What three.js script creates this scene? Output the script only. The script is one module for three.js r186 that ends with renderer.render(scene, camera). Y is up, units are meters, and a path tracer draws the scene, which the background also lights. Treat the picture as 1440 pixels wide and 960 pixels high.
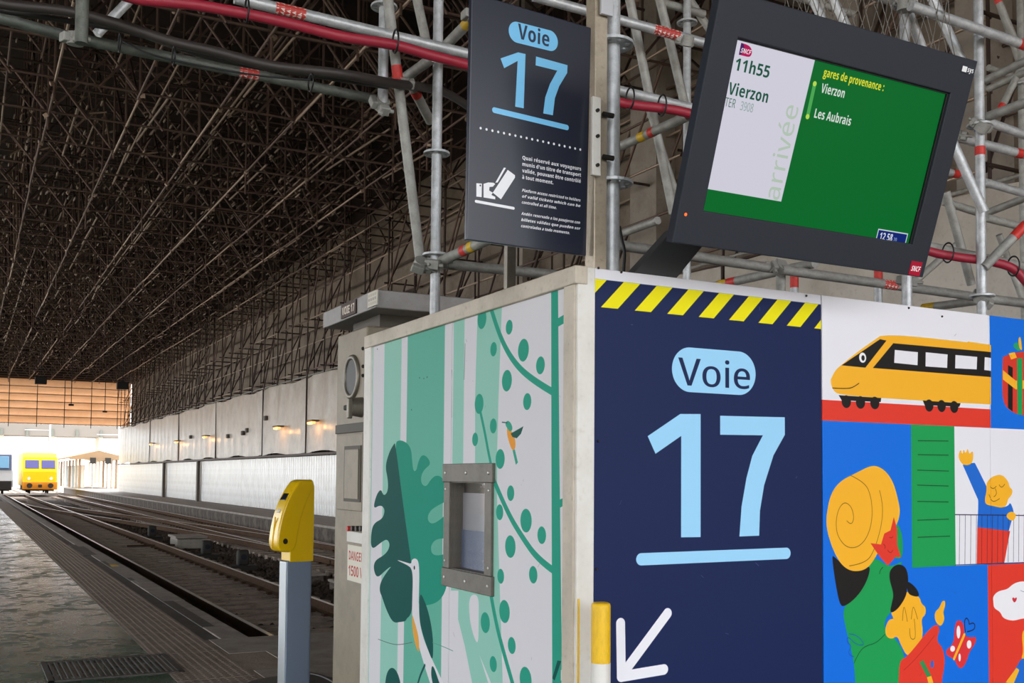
import * as THREE from 'three';
import { RoundedBoxGeometry } from 'three/addons/geometries/RoundedBoxGeometry.js';
import { mergeGeometries } from 'three/addons/utils/BufferGeometryUtils.js';
import { RectAreaLightUniformsLib } from 'three/addons/lights/RectAreaLightUniformsLib.js';

// ---------------------------------------------------------------- camera, sky, sun, exposure
const scene = new THREE.Scene();
const renderer = new THREE.WebGLRenderer({ antialias: true });
renderer.toneMapping = THREE.LinearToneMapping;
renderer.toneMappingExposure = 0.64;
renderer.shadowMap.enabled = true;
renderer.shadowMap.type = THREE.PCFSoftShadowMap;
RectAreaLightUniformsLib.init();

const FOCAL = 1460;                                        // pixels of a 1440 x 960 frame
const camera = new THREE.PerspectiveCamera(2 * Math.atan(480 / FOCAL) * 180 / Math.PI, 1.5, 0.05, 600);
camera.setViewOffset(1440, 960, 0, -125, 1440, 960);       // the lens is shifted: the optical axis meets the frame below its middle
camera.position.set(0, 1.45, 0);
camera.rotation.order = 'YXZ';
camera.rotation.set(Math.atan(66 / FOCAL), -27.8 * Math.PI / 180, 0.0085);
scene.add(camera);

const SKY = new THREE.Color().setRGB(0.93, 0.96, 1.0);
scene.background = SKY;                                    // evenly overcast, bright sky
scene.backgroundIntensity = 7.0;

const sun = new THREE.DirectionalLight(0xfff0dc, 7);       // falls on the tracks beyond the far end of the hall
sun.position.set(45, 75, -150);
sun.target.position.set(5, 0, -105);
sun.castShadow = true;
sun.shadow.mapSize.set(2048, 2048);
Object.assign(sun.shadow.camera, { left: -60, right: 60, top: 60, bottom: -60, near: 1, far: 260 });
scene.add(sun, sun.target);

// ---------------------------------------------------------------- helpers
function rng(seed) { let s = seed >>> 0; return () => { s = (s + 0x6d2b79f5) >>> 0; let t = s; t = Math.imul(t ^ (t >>> 15), t | 1); t ^= t + Math.imul(t ^ (t >>> 7), t | 61); return ((t ^ (t >>> 14)) >>> 0) / 4294967296; }; }
const rand = rng(17);
const names = new Map();
function numbered(name) { const n = names.get(name) ?? 0; names.set(name, n + 1); return n ? `${name}_${String(n).padStart(3, '0')}` : name; }
function tag(o, label, category, group, kind) {
  if (label) o.userData.label = label;
  if (category) o.userData.category = category;
  if (group) o.userData.group = group;
  if (kind) o.userData.kind = kind;
  return o;
}
function thing(name, label, category, pos = [0, 0, 0], group) {
  const g = new THREE.Group(); g.name = numbered(name); g.position.set(...pos); scene.add(g);
  return tag(g, label, category, group);
}
function part(name, geo, mat, parent, label) {
  const m = new THREE.Mesh(geo, mat); m.name = name; m.castShadow = m.receiveShadow = true;
  parent.add(m);
  const k = parent.userData.count ??= {}; const n = k[name] = (k[name] ?? -1) + 1;
  if (n) m.name = `${name}_${String(n).padStart(3, '0')}`;
  if (label) m.userData.label = label;
  return m;
}
function struct(name, geo, mat) { const m = new THREE.Mesh(geo, mat); m.name = name; m.castShadow = m.receiveShadow = true; m.userData.kind = 'structure'; scene.add(m); return m; }
function single(name, geo, mat, label, category, group, kind) { const m = new THREE.Mesh(geo, mat); m.name = numbered(name); m.castShadow = m.receiveShadow = true; scene.add(m); return tag(m, label, category, group, kind); }
const V = (a) => new THREE.Vector3(...a);
const moved = (g, x = 0, y = 0, z = 0) => g.translate(x, y, z);
const bx = (w, h, d, x = 0, y = 0, z = 0) => moved(new THREE.BoxGeometry(w, h, d), x, y, z);
const rb = (w, h, d, r, x = 0, y = 0, z = 0, s = 2) => moved(new RoundedBoxGeometry(w, h, d, s, r), x, y, z);
const between = (x0, x1, y0, y1, z0, z1) => bx(Math.abs(x1 - x0), Math.abs(y1 - y0), Math.abs(z1 - z0), (x0 + x1) / 2, (y0 + y1) / 2, (z0 + z1) / 2);
function merge(list) { return mergeGeometries(list.map((g) => { const n = g.index ? g.toNonIndexed() : g; for (const k of Object.keys(n.attributes)) if (!['position', 'normal', 'uv'].includes(k)) n.deleteAttribute(k); return n; })); }
const UP = new THREE.Vector3(0, 1, 0);
function rod(a, b, r, seg = 14, open = false) {
  const d = V(b).sub(V(a)), L = d.length();
  const g = new THREE.CylinderGeometry(r, r, L, seg, 1, open);
  const uv = g.attributes.uv; for (let i = 0; i < uv.count; i++) uv.setXY(i, uv.getX(i) * 0.15, uv.getY(i) * L);
  g.applyQuaternion(new THREE.Quaternion().setFromUnitVectors(UP, d.normalize()));
  return g.translate((a[0] + b[0]) / 2, (a[1] + b[1]) / 2, (a[2] + b[2]) / 2);
}
function hose(pts, r, seg = 120, rad = 10) { return new THREE.TubeGeometry(new THREE.CatmullRomCurve3(pts.map(V), false, 'centripetal'), seg, r, rad, false); }
function metres(g, s = 1, ox = 0, oy = 0) {                 // uv in metres from the position, by the way each face points
  const n = g.index ? g.toNonIndexed() : g, p = n.attributes.position, N = n.attributes.normal, uv = new Float32Array(p.count * 2);
  for (let i = 0; i < p.count; i += 3) {
    const ax = Math.abs(N.getX(i)), ay = Math.abs(N.getY(i)), az = Math.abs(N.getZ(i));
    for (let k = i; k < i + 3; k++) {
      const x = p.getX(k), y = p.getY(k), z = p.getZ(k);
      const [u, v] = ay >= ax && ay >= az ? [x, -z] : ax >= az ? [-z, y] : [x, y];
      uv[k * 2] = u * s + ox; uv[k * 2 + 1] = v * s + oy;
    }
  }
  n.setAttribute('uv', new THREE.BufferAttribute(uv, 2));
  return n;
}
function prism(poly, depth, bevel = 0) {                     // polygon in x, y extruded towards +z
  const s = new THREE.Shape(poly.map((p) => new THREE.Vector2(p[0], p[1])));
  return new THREE.ExtrudeGeometry(s, { depth, bevelEnabled: bevel > 0, bevelSize: bevel, bevelThickness: bevel, bevelSegments: 2, curveSegments: 16 });
}

// ---------------------------------------------------------------- textures
function canvas(w, h) { const c = document.createElement('canvas'); c.width = w; c.height = h; return [c, c.getContext('2d')]; }
function canvasTex(c, srgb = true) { const t = new THREE.CanvasTexture(c); if (srgb) t.colorSpace = THREE.SRGBColorSpace; t.magFilter = THREE.LinearFilter; return t; }
function valueNoise(period, seed) {
  const r = rng(seed), g = new Float32Array(period * period).map(() => r());
  return (x, y) => {
    const ix = Math.floor(x), iy = Math.floor(y), fx = x - ix, fy = y - iy, sx = fx * fx * (3 - 2 * fx), sy = fy * fy * (3 - 2 * fy);
    const at = (i, j) => g[(((j % period) + period) % period) * period + (((i % period) + period) % period)];
    return (at(ix, iy) * (1 - sx) + at(ix + 1, iy) * sx) * (1 - sy) + (at(ix, iy + 1) * (1 - sx) + at(ix + 1, iy + 1) * sx) * sy;
  };
}
function dataTex(size, fn, srgb, rep = 1) {                  // fn(u, v) -> [r, g, b] in 0..1 or one number
  const d = new Uint8Array(size * size * 4);
  for (let j = 0; j < size; j++) for (let i = 0; i < size; i++) {
    let c = fn(i / size, j / size); if (typeof c === 'number') c = [c, c, c];
    const k = (j * size + i) * 4; for (let q = 0; q < 3; q++) d[k + q] = Math.max(0, Math.min(255, Math.round(c[q] * 255))); d[k + 3] = 255;
  }
  const t = new THREE.DataTexture(d, size, size); t.wrapS = t.wrapT = THREE.RepeatWrapping; t.magFilter = THREE.LinearFilter; t.minFilter = THREE.LinearMipmapLinearFilter; t.generateMipmaps = true;
  if (srgb) t.colorSpace = THREE.SRGBColorSpace; t.repeat.set(rep, rep); t.needsUpdate = true; return t;
}
const n8 = valueNoise(8, 1), n16 = valueNoise(16, 2), n32 = valueNoise(32, 3), n64 = valueNoise(64, 4), n128 = valueNoise(128, 5), n256 = valueNoise(256, 6);
const fbm = (u, v) => 0.4 * n8(u * 8, v * 8) + 0.25 * n16(u * 16, v * 16) + 0.15 * n32(u * 32, v * 32) + 0.1 * n64(u * 64, v * 64) + 0.1 * n128(u * 128, v * 128);
const fine = (u, v) => 0.4 * n64(u * 64, v * 64) + 0.35 * n128(u * 128, v * 128) + 0.25 * n256(u * 256, v * 256);
const mixc = (a, b, t) => a.map((x, i) => x + (b[i] - x) * Math.max(0, Math.min(1, t)));
const hex = (h) => [(h >> 16 & 255) / 255, (h >> 8 & 255) / 255, (h & 255) / 255];
const speckle = dataTex(512, (u, v) => 0.62 + 0.38 * fbm(u, v), false);
const grainTex = dataTex(512, (u, v) => fine(u, v), false);
function grimy(base, dirt, amount, rep = 0.5, size = 512) {   // a colour with patches of another in irregular grains
  return dataTex(size, (u, v) => { const f = fbm(u, v), g = fine(u, v); return mixc(mixc(hex(base), hex(dirt), (f - 0.5) * 3 * amount + amount * 0.35), hex(dirt), g > 0.66 ? (g - 0.66) * 4 * amount : 0); }, true, rep);
}
function mat(o) { return new THREE.MeshStandardMaterial(o); }
const M = {
  galva: mat({ map: grimy(0xcfd1d3, 0x9a9c9e, 0.5, 3), metalness: 0.35, roughness: 0.42, bumpMap: grainTex, bumpScale: 0.0004 }),
  galvaDull: mat({ map: grimy(0xa9a8a2, 0x7c7872, 0.4, 3), metalness: 0.25, roughness: 0.6 }),
  brownTube: mat({ color: 0x6f5a51, metalness: 0.35, roughness: 0.5 }),
  brownTubeDark: mat({ color: 0x45352f, metalness: 0.3, roughness: 0.55 }),
  brownTubePale: mat({ color: 0xb09c8a, metalness: 0.5, roughness: 0.42 }),
  deck: mat({ map: grimy(0x33251f, 0x1e1613, 0.7, 0.25), roughness: 0.95 }),
  cableRed: mat({ color: 0xa6283c, roughness: 0.45, bumpMap: grainTex, bumpScale: 0.0006 }),
  cableBlack: mat({ color: 0x38312e, roughness: 0.5 }),
  tieBlack: mat({ color: 0x0c0c0d, roughness: 0.5 }),
  tapeRed: mat({ map: grimy(0xd8352c, 0x93302c, 0.35, 6), roughness: 0.5 }),
  tapeYellow: mat({ map: grimy(0xe0b520, 0x8f7a35, 0.35, 6), roughness: 0.5 }),
  tapeBlue: mat({ color: 0x2b4fa0, roughness: 0.5 }),
  whitePaint: mat({ map: grimy(0xe3dfd8, 0xc4bdb0, 0.35, 0.8), roughness: 0.5 }),
  beigePaint: mat({ map: grimy(0xcbbfae, 0x9d9180, 0.45, 0.8), roughness: 0.55 }),
  mastPaint: mat({ map: grimy(0xb8aa96, 0x8a7c69, 0.4, 1.5), roughness: 0.38, metalness: 0.3 }),
  steel: mat({ map: grimy(0x8d877c, 0x6a655d, 0.4, 3), metalness: 0.6, roughness: 0.45 }),
  steelPale: mat({ color: 0xc9c9cc, metalness: 0.5, roughness: 0.4 }),
  bolt: mat({ color: 0xc9c6c0, metalness: 0.7, roughness: 0.35 }),
  boltDark: mat({ color: 0x3a3632, metalness: 0.6, roughness: 0.5 }),
  casing: new THREE.MeshPhysicalMaterial({ color: 0x292d36, roughness: 0.55, specularIntensity: 0.6, bumpMap: grainTex, bumpScale: 0.0002 }),
  casingArm: mat({ color: 0x4a4b4d, roughness: 0.55, metalness: 0.2 }),
  gasket: mat({ color: 0x08090a, roughness: 0.6 }),
  yellowGloss: new THREE.MeshPhysicalMaterial({ color: 0xf2c500, roughness: 0.3, clearcoat: 0.6, clearcoatRoughness: 0.15 }),
  yellowPaint: mat({ map: grimy(0xf0bf0c, 0xc79a10, 0.3, 4), roughness: 0.42 }),
  postGrey: mat({ color: 0x8391a6, roughness: 0.4, metalness: 0.15 }),
  postTrim: mat({ color: 0xb7bcbf, roughness: 0.35, metalness: 0.5 }),
  darkGlass: mat({ color: 0x23262e, roughness: 0.12 }),
  windowFrame: mat({ map: grimy(0x69635a, 0x4e4a42, 0.4, 3), metalness: 0.3, roughness: 0.5 }),
  bridgeGrey: mat({ color: 0x7d7770, roughness: 0.9 }),
  smokedGlass: mat({ color: 0x2c2a29, roughness: 0.5 }),
  galvaDark: mat({ map: grimy(0x74776f, 0x4b4c47, 0.5, 3), metalness: 0.3, roughness: 0.55 }),
  redPlastic: mat({ color: 0xc02a25, roughness: 0.4 }),
  cabinet: mat({ map: grimy(0x8c806c, 0x6a6153, 0.35, 1.2), roughness: 0.5, metalness: 0.1 }),
  cabinetRoof: mat({ map: grimy(0x989492, 0x76716b, 0.35, 1.2), roughness: 0.5, metalness: 0.2 }),
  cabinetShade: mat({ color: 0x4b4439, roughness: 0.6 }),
  rubber: mat({ color: 0x2a2723, roughness: 0.7 }),
  rail: new THREE.MeshPhysicalMaterial({ map: grimy(0x584333, 0x3a2b20, 0.6, 1), roughness: 0.85, specularIntensity: 0.3 }),
  railHead: mat({ color: 0xb2aca6, metalness: 0.85, roughness: 0.28 }),
  sleeper: mat({ map: grimy(0xa6968a, 0x63574d, 0.5, 0.9), roughness: 0.85, bumpMap: grainTex, bumpScale: 0.004 }),
  ballast: mat({ map: grimy(0x4d4139, 0x2a221d, 0.8, 0.7), roughness: 0.95, bumpMap: grainTex, bumpScale: 0.02 }),
  stone: mat({ color: 0x54483f, roughness: 0.95 }),
  concrete: mat({ map: grimy(0x9d938a, 0x6f665e, 0.5, 0.7), roughness: 0.62, bumpMap: speckle, bumpScale: 0.004 }),
  concreteWarm: mat({ map: grimy(0x9b8b7e, 0x6b5e54, 0.5, 0.9), roughness: 0.6, bumpMap: grainTex, bumpScale: 0.003 }),
  asphalt: mat({ map: grimy(0x4d4843, 0x2e2a27, 0.6, 0.8), roughness: 0.55, bumpMap: grainTex, bumpScale: 0.003 }),
  pitWall: mat({ map: grimy(0x6c6259, 0x37302b, 0.7, 0.6), roughness: 0.85 }),
  wallUpper: mat({ map: grimy(0x93877a, 0x675d50, 0.5, 0.18), roughness: 0.9 }),
  column: mat({ map: grimy(0xa8a096, 0x847b70, 0.4, 0.3), roughness: 0.85 }),
  sheeting: mat({ map: grimy(0xc6beb2, 0x9f9587, 0.4, 0.35), roughness: 0.36, side: THREE.DoubleSide }),
  corrugated: mat({ map: grimy(0xd2d2d0, 0xa39e97, 0.4, 0.4), roughness: 0.3, metalness: 0.45 }),
  orangeNet: new THREE.MeshPhysicalMaterial({ map: grimy(0xcf9d75, 0xb98456, 0.35, 0.15), roughness: 0.95, transmission: 0.35, thickness: 0, side: THREE.DoubleSide }),
  locoYellow: mat({ color: 0xffd400, roughness: 0.4 }),
  locoOrange: mat({ color: 0xf39a1e, roughness: 0.5 }),
  trainWhite: mat({ color: 0xe8edf2, roughness: 0.35 }),
  trainBlue: mat({ color: 0x7fb2d6, roughness: 0.2 }),
  windowViolet: mat({ color: 0x6b6aa0, roughness: 0.15 }),
  paleConcrete: mat({ color: 0xd8cfc2, roughness: 0.9 }),
  canopyBrown: mat({ color: 0x9c8265, roughness: 0.8 }),
  ground: mat({ map: grimy(0xb5a99b, 0x8d8378, 0.5, 0.1), roughness: 0.95 }),
  lampBody: mat({ color: 0x5a5148, roughness: 0.6 }),
  lampGlow: mat({ color: 0xfff0d0, emissive: 0xffb050, emissiveIntensity: 2.2, roughness: 0.5 }),
  wire: mat({ color: 0x77716a, metalness: 0.5, roughness: 0.5 }),
  darkBox: mat({ color: 0x1c1815, roughness: 0.7 }),
  blindGrey: mat({ color: 0x88878e, roughness: 0.6 }),
  blindBlue: mat({ color: 0x56607c, roughness: 0.6 }),
  blackMatt: mat({ color: 0x14110f, roughness: 0.8 }),
  pane: new THREE.MeshPhysicalMaterial({ color: 0xffffff, roughness: 0.04, transmission: 1, thickness: 0, ior: 1.5, specularIntensity: 0.5 }),
};
M.tapeText = (() => { const [c, x] = canvas(256, 256); x.fillStyle = '#c4413a'; x.fillRect(0, 0, 256, 256); const r = rng(2); x.strokeStyle = '#e8d9d2'; x.lineWidth = 9; for (let k = 0; k < 6; k++) for (let j = 0; j < 9; j++) { const a = 14 + j * 27, b = 22 + k * 44; x.beginPath(); x.moveTo(a, b - 12 + r() * 6); x.lineTo(a + 14 * r(), b + 12); if (r() < 0.6) x.lineTo(a + 16, b - 10); x.stroke(); } const t = canvasTex(c); t.wrapS = t.wrapT = THREE.RepeatWrapping; t.repeat.set(7, 7); return mat({ map: t, roughness: 0.5 }); })();
const floorTex = dataTex(1024, (u, v) => {
  const f = fbm(u, v), g = fine(u * 1.0, v), wear = n32(u * 32, v * 16) * 0.6 + n128(u * 128, v * 64) * 0.4;
  let c = mixc(hex(0x2a5540), hex(0x4a6a56), (f - 0.35) * 2.2);
  c = mixc(c, hex(0x77786a), wear > 0.66 ? (wear - 0.66) * 4 : 0);
  return mixc(c, hex(0x1f3a2c), g > 0.66 ? (g - 0.66) * 2.5 : 0);
}, true, 0.25);
const floorRough = dataTex(512, (u, v) => 0.15 + 0.26 * n16(u * 16, v * 16) * n64(u * 64, v * 64) + 0.08 * fine(u, v), false, 0.25);
const floorBump = dataTex(1024, (u, v) => 0.5 * n16(u * 16, v * 16) + 0.35 * n32(u * 32, v * 32) + 0.15 * n64(u * 64, v * 64), false, 0.25);
M.greenFloor = mat({ map: floorTex, roughnessMap: floorRough, roughness: 1, bumpMap: floorBump, bumpScale: 0.0009 });

// ---------------------------------------------------------------- the setting
const PIT_END = -9.4, HALL_END = -92, ROOF_EDGE = 9.4;
const floorGroup = new THREE.Group(); floorGroup.name = 'floor'; floorGroup.userData.kind = 'structure'; scene.add(floorGroup);
part('platform_surface', metres(between(-14, 1.36, -1.2, 0, -140, 16)), M.greenFloor, floorGroup);
part('platform_core', metres(between(1.36, 2.3, -1.2, -0.05, -140, PIT_END)), M.pitWall, floorGroup);
part('concourse_surface', metres(between(1.36, 16, -1.2, -0.004, PIT_END, 16)), M.concreteWarm, floorGroup);
// strips along the platform edge: studded slabs, asphalt, kerb slabs
{
  const studGeo = new THREE.CylinderGeometry(0.011, 0.015, 0.004, 8), studs = [];
  const tileGeo = [0, 1, 2].map((k) => metres(rb(0.55, 0.05, 0.592, 0.004, 0, 0, 0, 1), 1, k * 0.31, k * 0.17));
  for (let i = 0, z = -4.9; z > -60; z -= 0.6, i++) {
    const m = part('tactile_slab', tileGeo[i % 3], M.concreteWarm, floorGroup);
    m.position.set(1.64, -0.024 + (rand() - 0.5) * 0.003, z);
    if (z > -32) for (let a = 0; a < 9; a++) for (let b = 0; b < 10; b++) studs.push([1.64 - 0.24 + a * 0.06, 0.003, z - 0.27 + b * 0.06]);
  }
  const im = new THREE.InstancedMesh(studGeo, M.concreteWarm, studs.length), mm = new THREE.Matrix4();
  studs.forEach((p, i) => im.setMatrixAt(i, mm.makeTranslation(...p)));
  im.name = 'tactile_studs'; im.userData.kind = 'stuff'; floorGroup.add(im);
  part('asphalt_strip', metres(between(1.918, 2.05, -0.05, -0.006, -140, PIT_END)), M.asphalt, floorGroup);
  for (const [x0, x1, z0, z1] of [[2.05, 2.17, -10.2, -13.4], [2.05, 2.12, -15, -18.5], [1.93, 2.16, -20, -23]]) part('asphalt_patch', metres(between(x0, x1, -0.006, 0.003, z0, z1)), M.asphalt, floorGroup);
  const kerbGeo = [0, 1, 2].map((k) => metres(rb(0.252, 0.22, 0.985, 0.012, 0, 0, 0, 1), 1, k * 0.23, k * 0.41));
  for (let i = 0, z = PIT_END - 0.5; z > -90; z -= 1.0, i++) {
    const m = part('kerb_slab', kerbGeo[i % 3], M.concrete, floorGroup);
    m.position.set(2.178 + (rand() - 0.5) * 0.008, -0.108 + (rand() - 0.5) * 0.006, z);
  }
  for (const z of [-14.6, -17.4]) part('kerb_mark', metres(between(2.1, 2.2, 0.0, 0.006, z, z - 0.32)), z < -15 ? M.tapeYellow : M.concrete, floorGroup);
  // slabs of the cross platform between the pit and the ticket machine
  const crossGeo = [0, 1].map((k) => metres(rb(1.194, 0.06, 0.794, 0.002, 0, 0, 0, 1), 1, k * 0.4, k * 0.2));
  for (let r = 0; r < 5; r++) for (let c = 0; c < 5; c++) {
    const m = part('paving_slab', crossGeo[(r + c) % 2], M.concrete, floorGroup);
    m.position.set(2.55 + c * 1.2 + (r % 2) * 0.3, -0.0292 + (rand() - 0.5) * 0.0006, PIT_END + 0.4 + r * 0.8);
  }
}
// pit, ballast, far platform, ground beyond
struct('track_bed', (() => {
  const g = new THREE.PlaneGeometry(9.2, 150, 120, 900); g.rotateX(-Math.PI / 2); g.translate(6.9, -0.63, -84.4);
  const p = g.attributes.position;
  for (let i = 0; i < p.count; i++) { const x = p.getX(i), z = p.getZ(i); p.setY(i, -0.63 + 0.09 * (fbm((x * 0.21) % 1 + 1, (z * 0.21) % 1 + 9) - 0.5) + 0.05 * (n16(x * 5 + 40, z * 5 + 400) - 0.5)); }
  g.computeVertexNormals(); return metres(g);
})(), M.ballast);
struct('pit_wall', metres(between(2.3, 12.5, -1.2, -0.08, PIT_END - 0.02, PIT_END + 0.3)), M.pitWall);
struct('far_platform', metres(between(9.45, 14, -1.2, -0.07, -120, PIT_END)), M.pitWall);
struct('far_platform_paving', metres(between(9.4, 14, -0.07, 0, -120, PIT_END)), M.concrete);
struct('ground', metres(between(-150, 150, -1.4, -1.2, -330, 120), 1), M.ground);
struct('yard_ground', metres(between(2.3, 60, -1.2, -0.62, -330, -120), 1), M.ground);
struct('yard_platform', metres(between(9.5, 60, -1.2, 0, -330, -120), 1), M.paleConcrete);
struct('wall_right', metres(between(12.3, 12.8, -0.5, 10.6, HALL_END, 9.4)), M.wallUpper);
struct('wall_right_upper', metres(between(12.3, 12.8, 10.6, 16, HALL_END, 9.4)), M.deck);
struct('wall_left', metres(between(-14.5, -14, 4.4, 16, -18, 9.4)), M.wallUpper);
struct('wall_front', metres(between(-14.5, 12.8, 6.8, 15, 9, 9.4)), M.wallUpper);
struct('wall_left_upper', metres(between(-14.5, -14, 8.5, 16, HALL_END, -18)), M.wallUpper);
for (let z = -26; z > HALL_END; z -= 11) struct(numbered('column'), metres(between(-14.6, -13.9, -1.2, 8.5, z, z - 0.6)), M.column);
struct('ceiling', metres(between(-14.5, 12.8, 15, 15.4, HALL_END - 1, ROOF_EDGE)), M.deck);

for (const [z, w] of [[-9.0, 0.55], [-11.3, 0.9], [-16.5, 0.9], [-22, 0.9]]) struct(numbered('column'), metres(between(11.85, 12.35, 0, 15, z, z - w)), M.column);

// sheeting and corrugated hoarding along the far platform
{
  const wall = new THREE.Group(); wall.name = 'platform_hoarding'; scene.add(wall);
  tag(wall, 'long white hoarding of plastic sheets above ribbed metal panels along the far platform', 'hoarding');
  const seams = [-8, -14, -20, -26, -32, -38.5, -45, -54.5, -65, -76, -92];
  for (let i = 0; i + 1 < seams.length; i++) {
    const z0 = seams[i] - 0.04, z1 = seams[i + 1] + 0.04, L = z0 - z1, nz = Math.round(L * 10), ny = 10, pos = [], uv = [], ix = [], r = rng(90 + i), ph = r() * 9;
    for (let a = 0; a <= nz; a++) for (let b = 0; b <= ny; b++) {
      const t = a / nz, s = b / ny, z = z0 - L * t;
      const fold = 0.04 * Math.pow(Math.abs(Math.sin(z * 2.1 + ph + 0.4 * Math.sin(s * 3 + z))), 3) + 0.03 * n32(z * 1.7 + 90, s * 2 + i * 5) + 0.02 * n64(z * 6 + 700, s * 5);
      pos.push(11.5 - fold, 2.32 + s * 2.85 + 0.06 * Math.sin(z * 1.1 + i), z); uv.push(z, s * 2.85);
      if (a < nz && b < ny) { const k = a * (ny + 1) + b; ix.push(k, k + 1, k + ny + 1, k + 1, k + ny + 2, k + ny + 1); }
    }
    const g = new THREE.BufferGeometry(); g.setAttribute('position', new THREE.Float32BufferAttribute(pos, 3)); g.setAttribute('uv', new THREE.Float32BufferAttribute(uv, 2)); g.setIndex(ix); g.computeVertexNormals();
    part('plastic_sheet', g, M.sheeting, wall);
    part('seam_pole', rod([11.44, 2.2, seams[i]], [11.44, 5.3, seams[i]], 0.022, 8), M.brownTubeDark, wall);
  }
  for (let i = 0, z = -8; z > HALL_END; z -= 2.4, i++) {
    const L = 2.38, prof = []; const n = 8;
    for (let k = 0; k < n; k++) { const a = -L / 2 + k * L / n, w = L / n; prof.push([a, 0.0], [a + w * 0.42, 0.0], [a + w * 0.5, 0.028], [a + w * 0.92, 0.028]); }
    prof.push([L / 2, 0], [L / 2, -0.02], [-L / 2, -0.02]);
    const g = prism(prof, 2.16); g.rotateX(-Math.PI / 2); g.rotateY(Math.PI / 2); // profile along z, extruded up
    const m = part('metal_panel', metres(g), M.corrugated, wall);
    m.position.set(11.5, 0.02, z - 1.2); m.rotation.y = (rand() - 0.5) * 0.02;
  }
  for (const [y, z] of [[3.35, -51.5], [3.5, -47.6], [3.4, -48.4], [3.9, -44.3], [3.6, -61]]) part('clamp', rb(0.14, 0.2, 0.28, 0.03, 11.4, y, z), M.lampBody, wall);
  part('ledge', metres(between(11.2, 11.5, 2.2, 2.28, -8, HALL_END)), M.brownTubeDark, wall);
  part('top_rail', rod([11.4, 5.22, -8], [11.4, 5.22, HALL_END], 0.03, 8), M.galvaDull, wall);
  for (const z of [-58, -69]) part('post', metres(between(11.25, 11.4, 0, 2.2, z, z - 0.35)), M.lampBody, wall);
}

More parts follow.
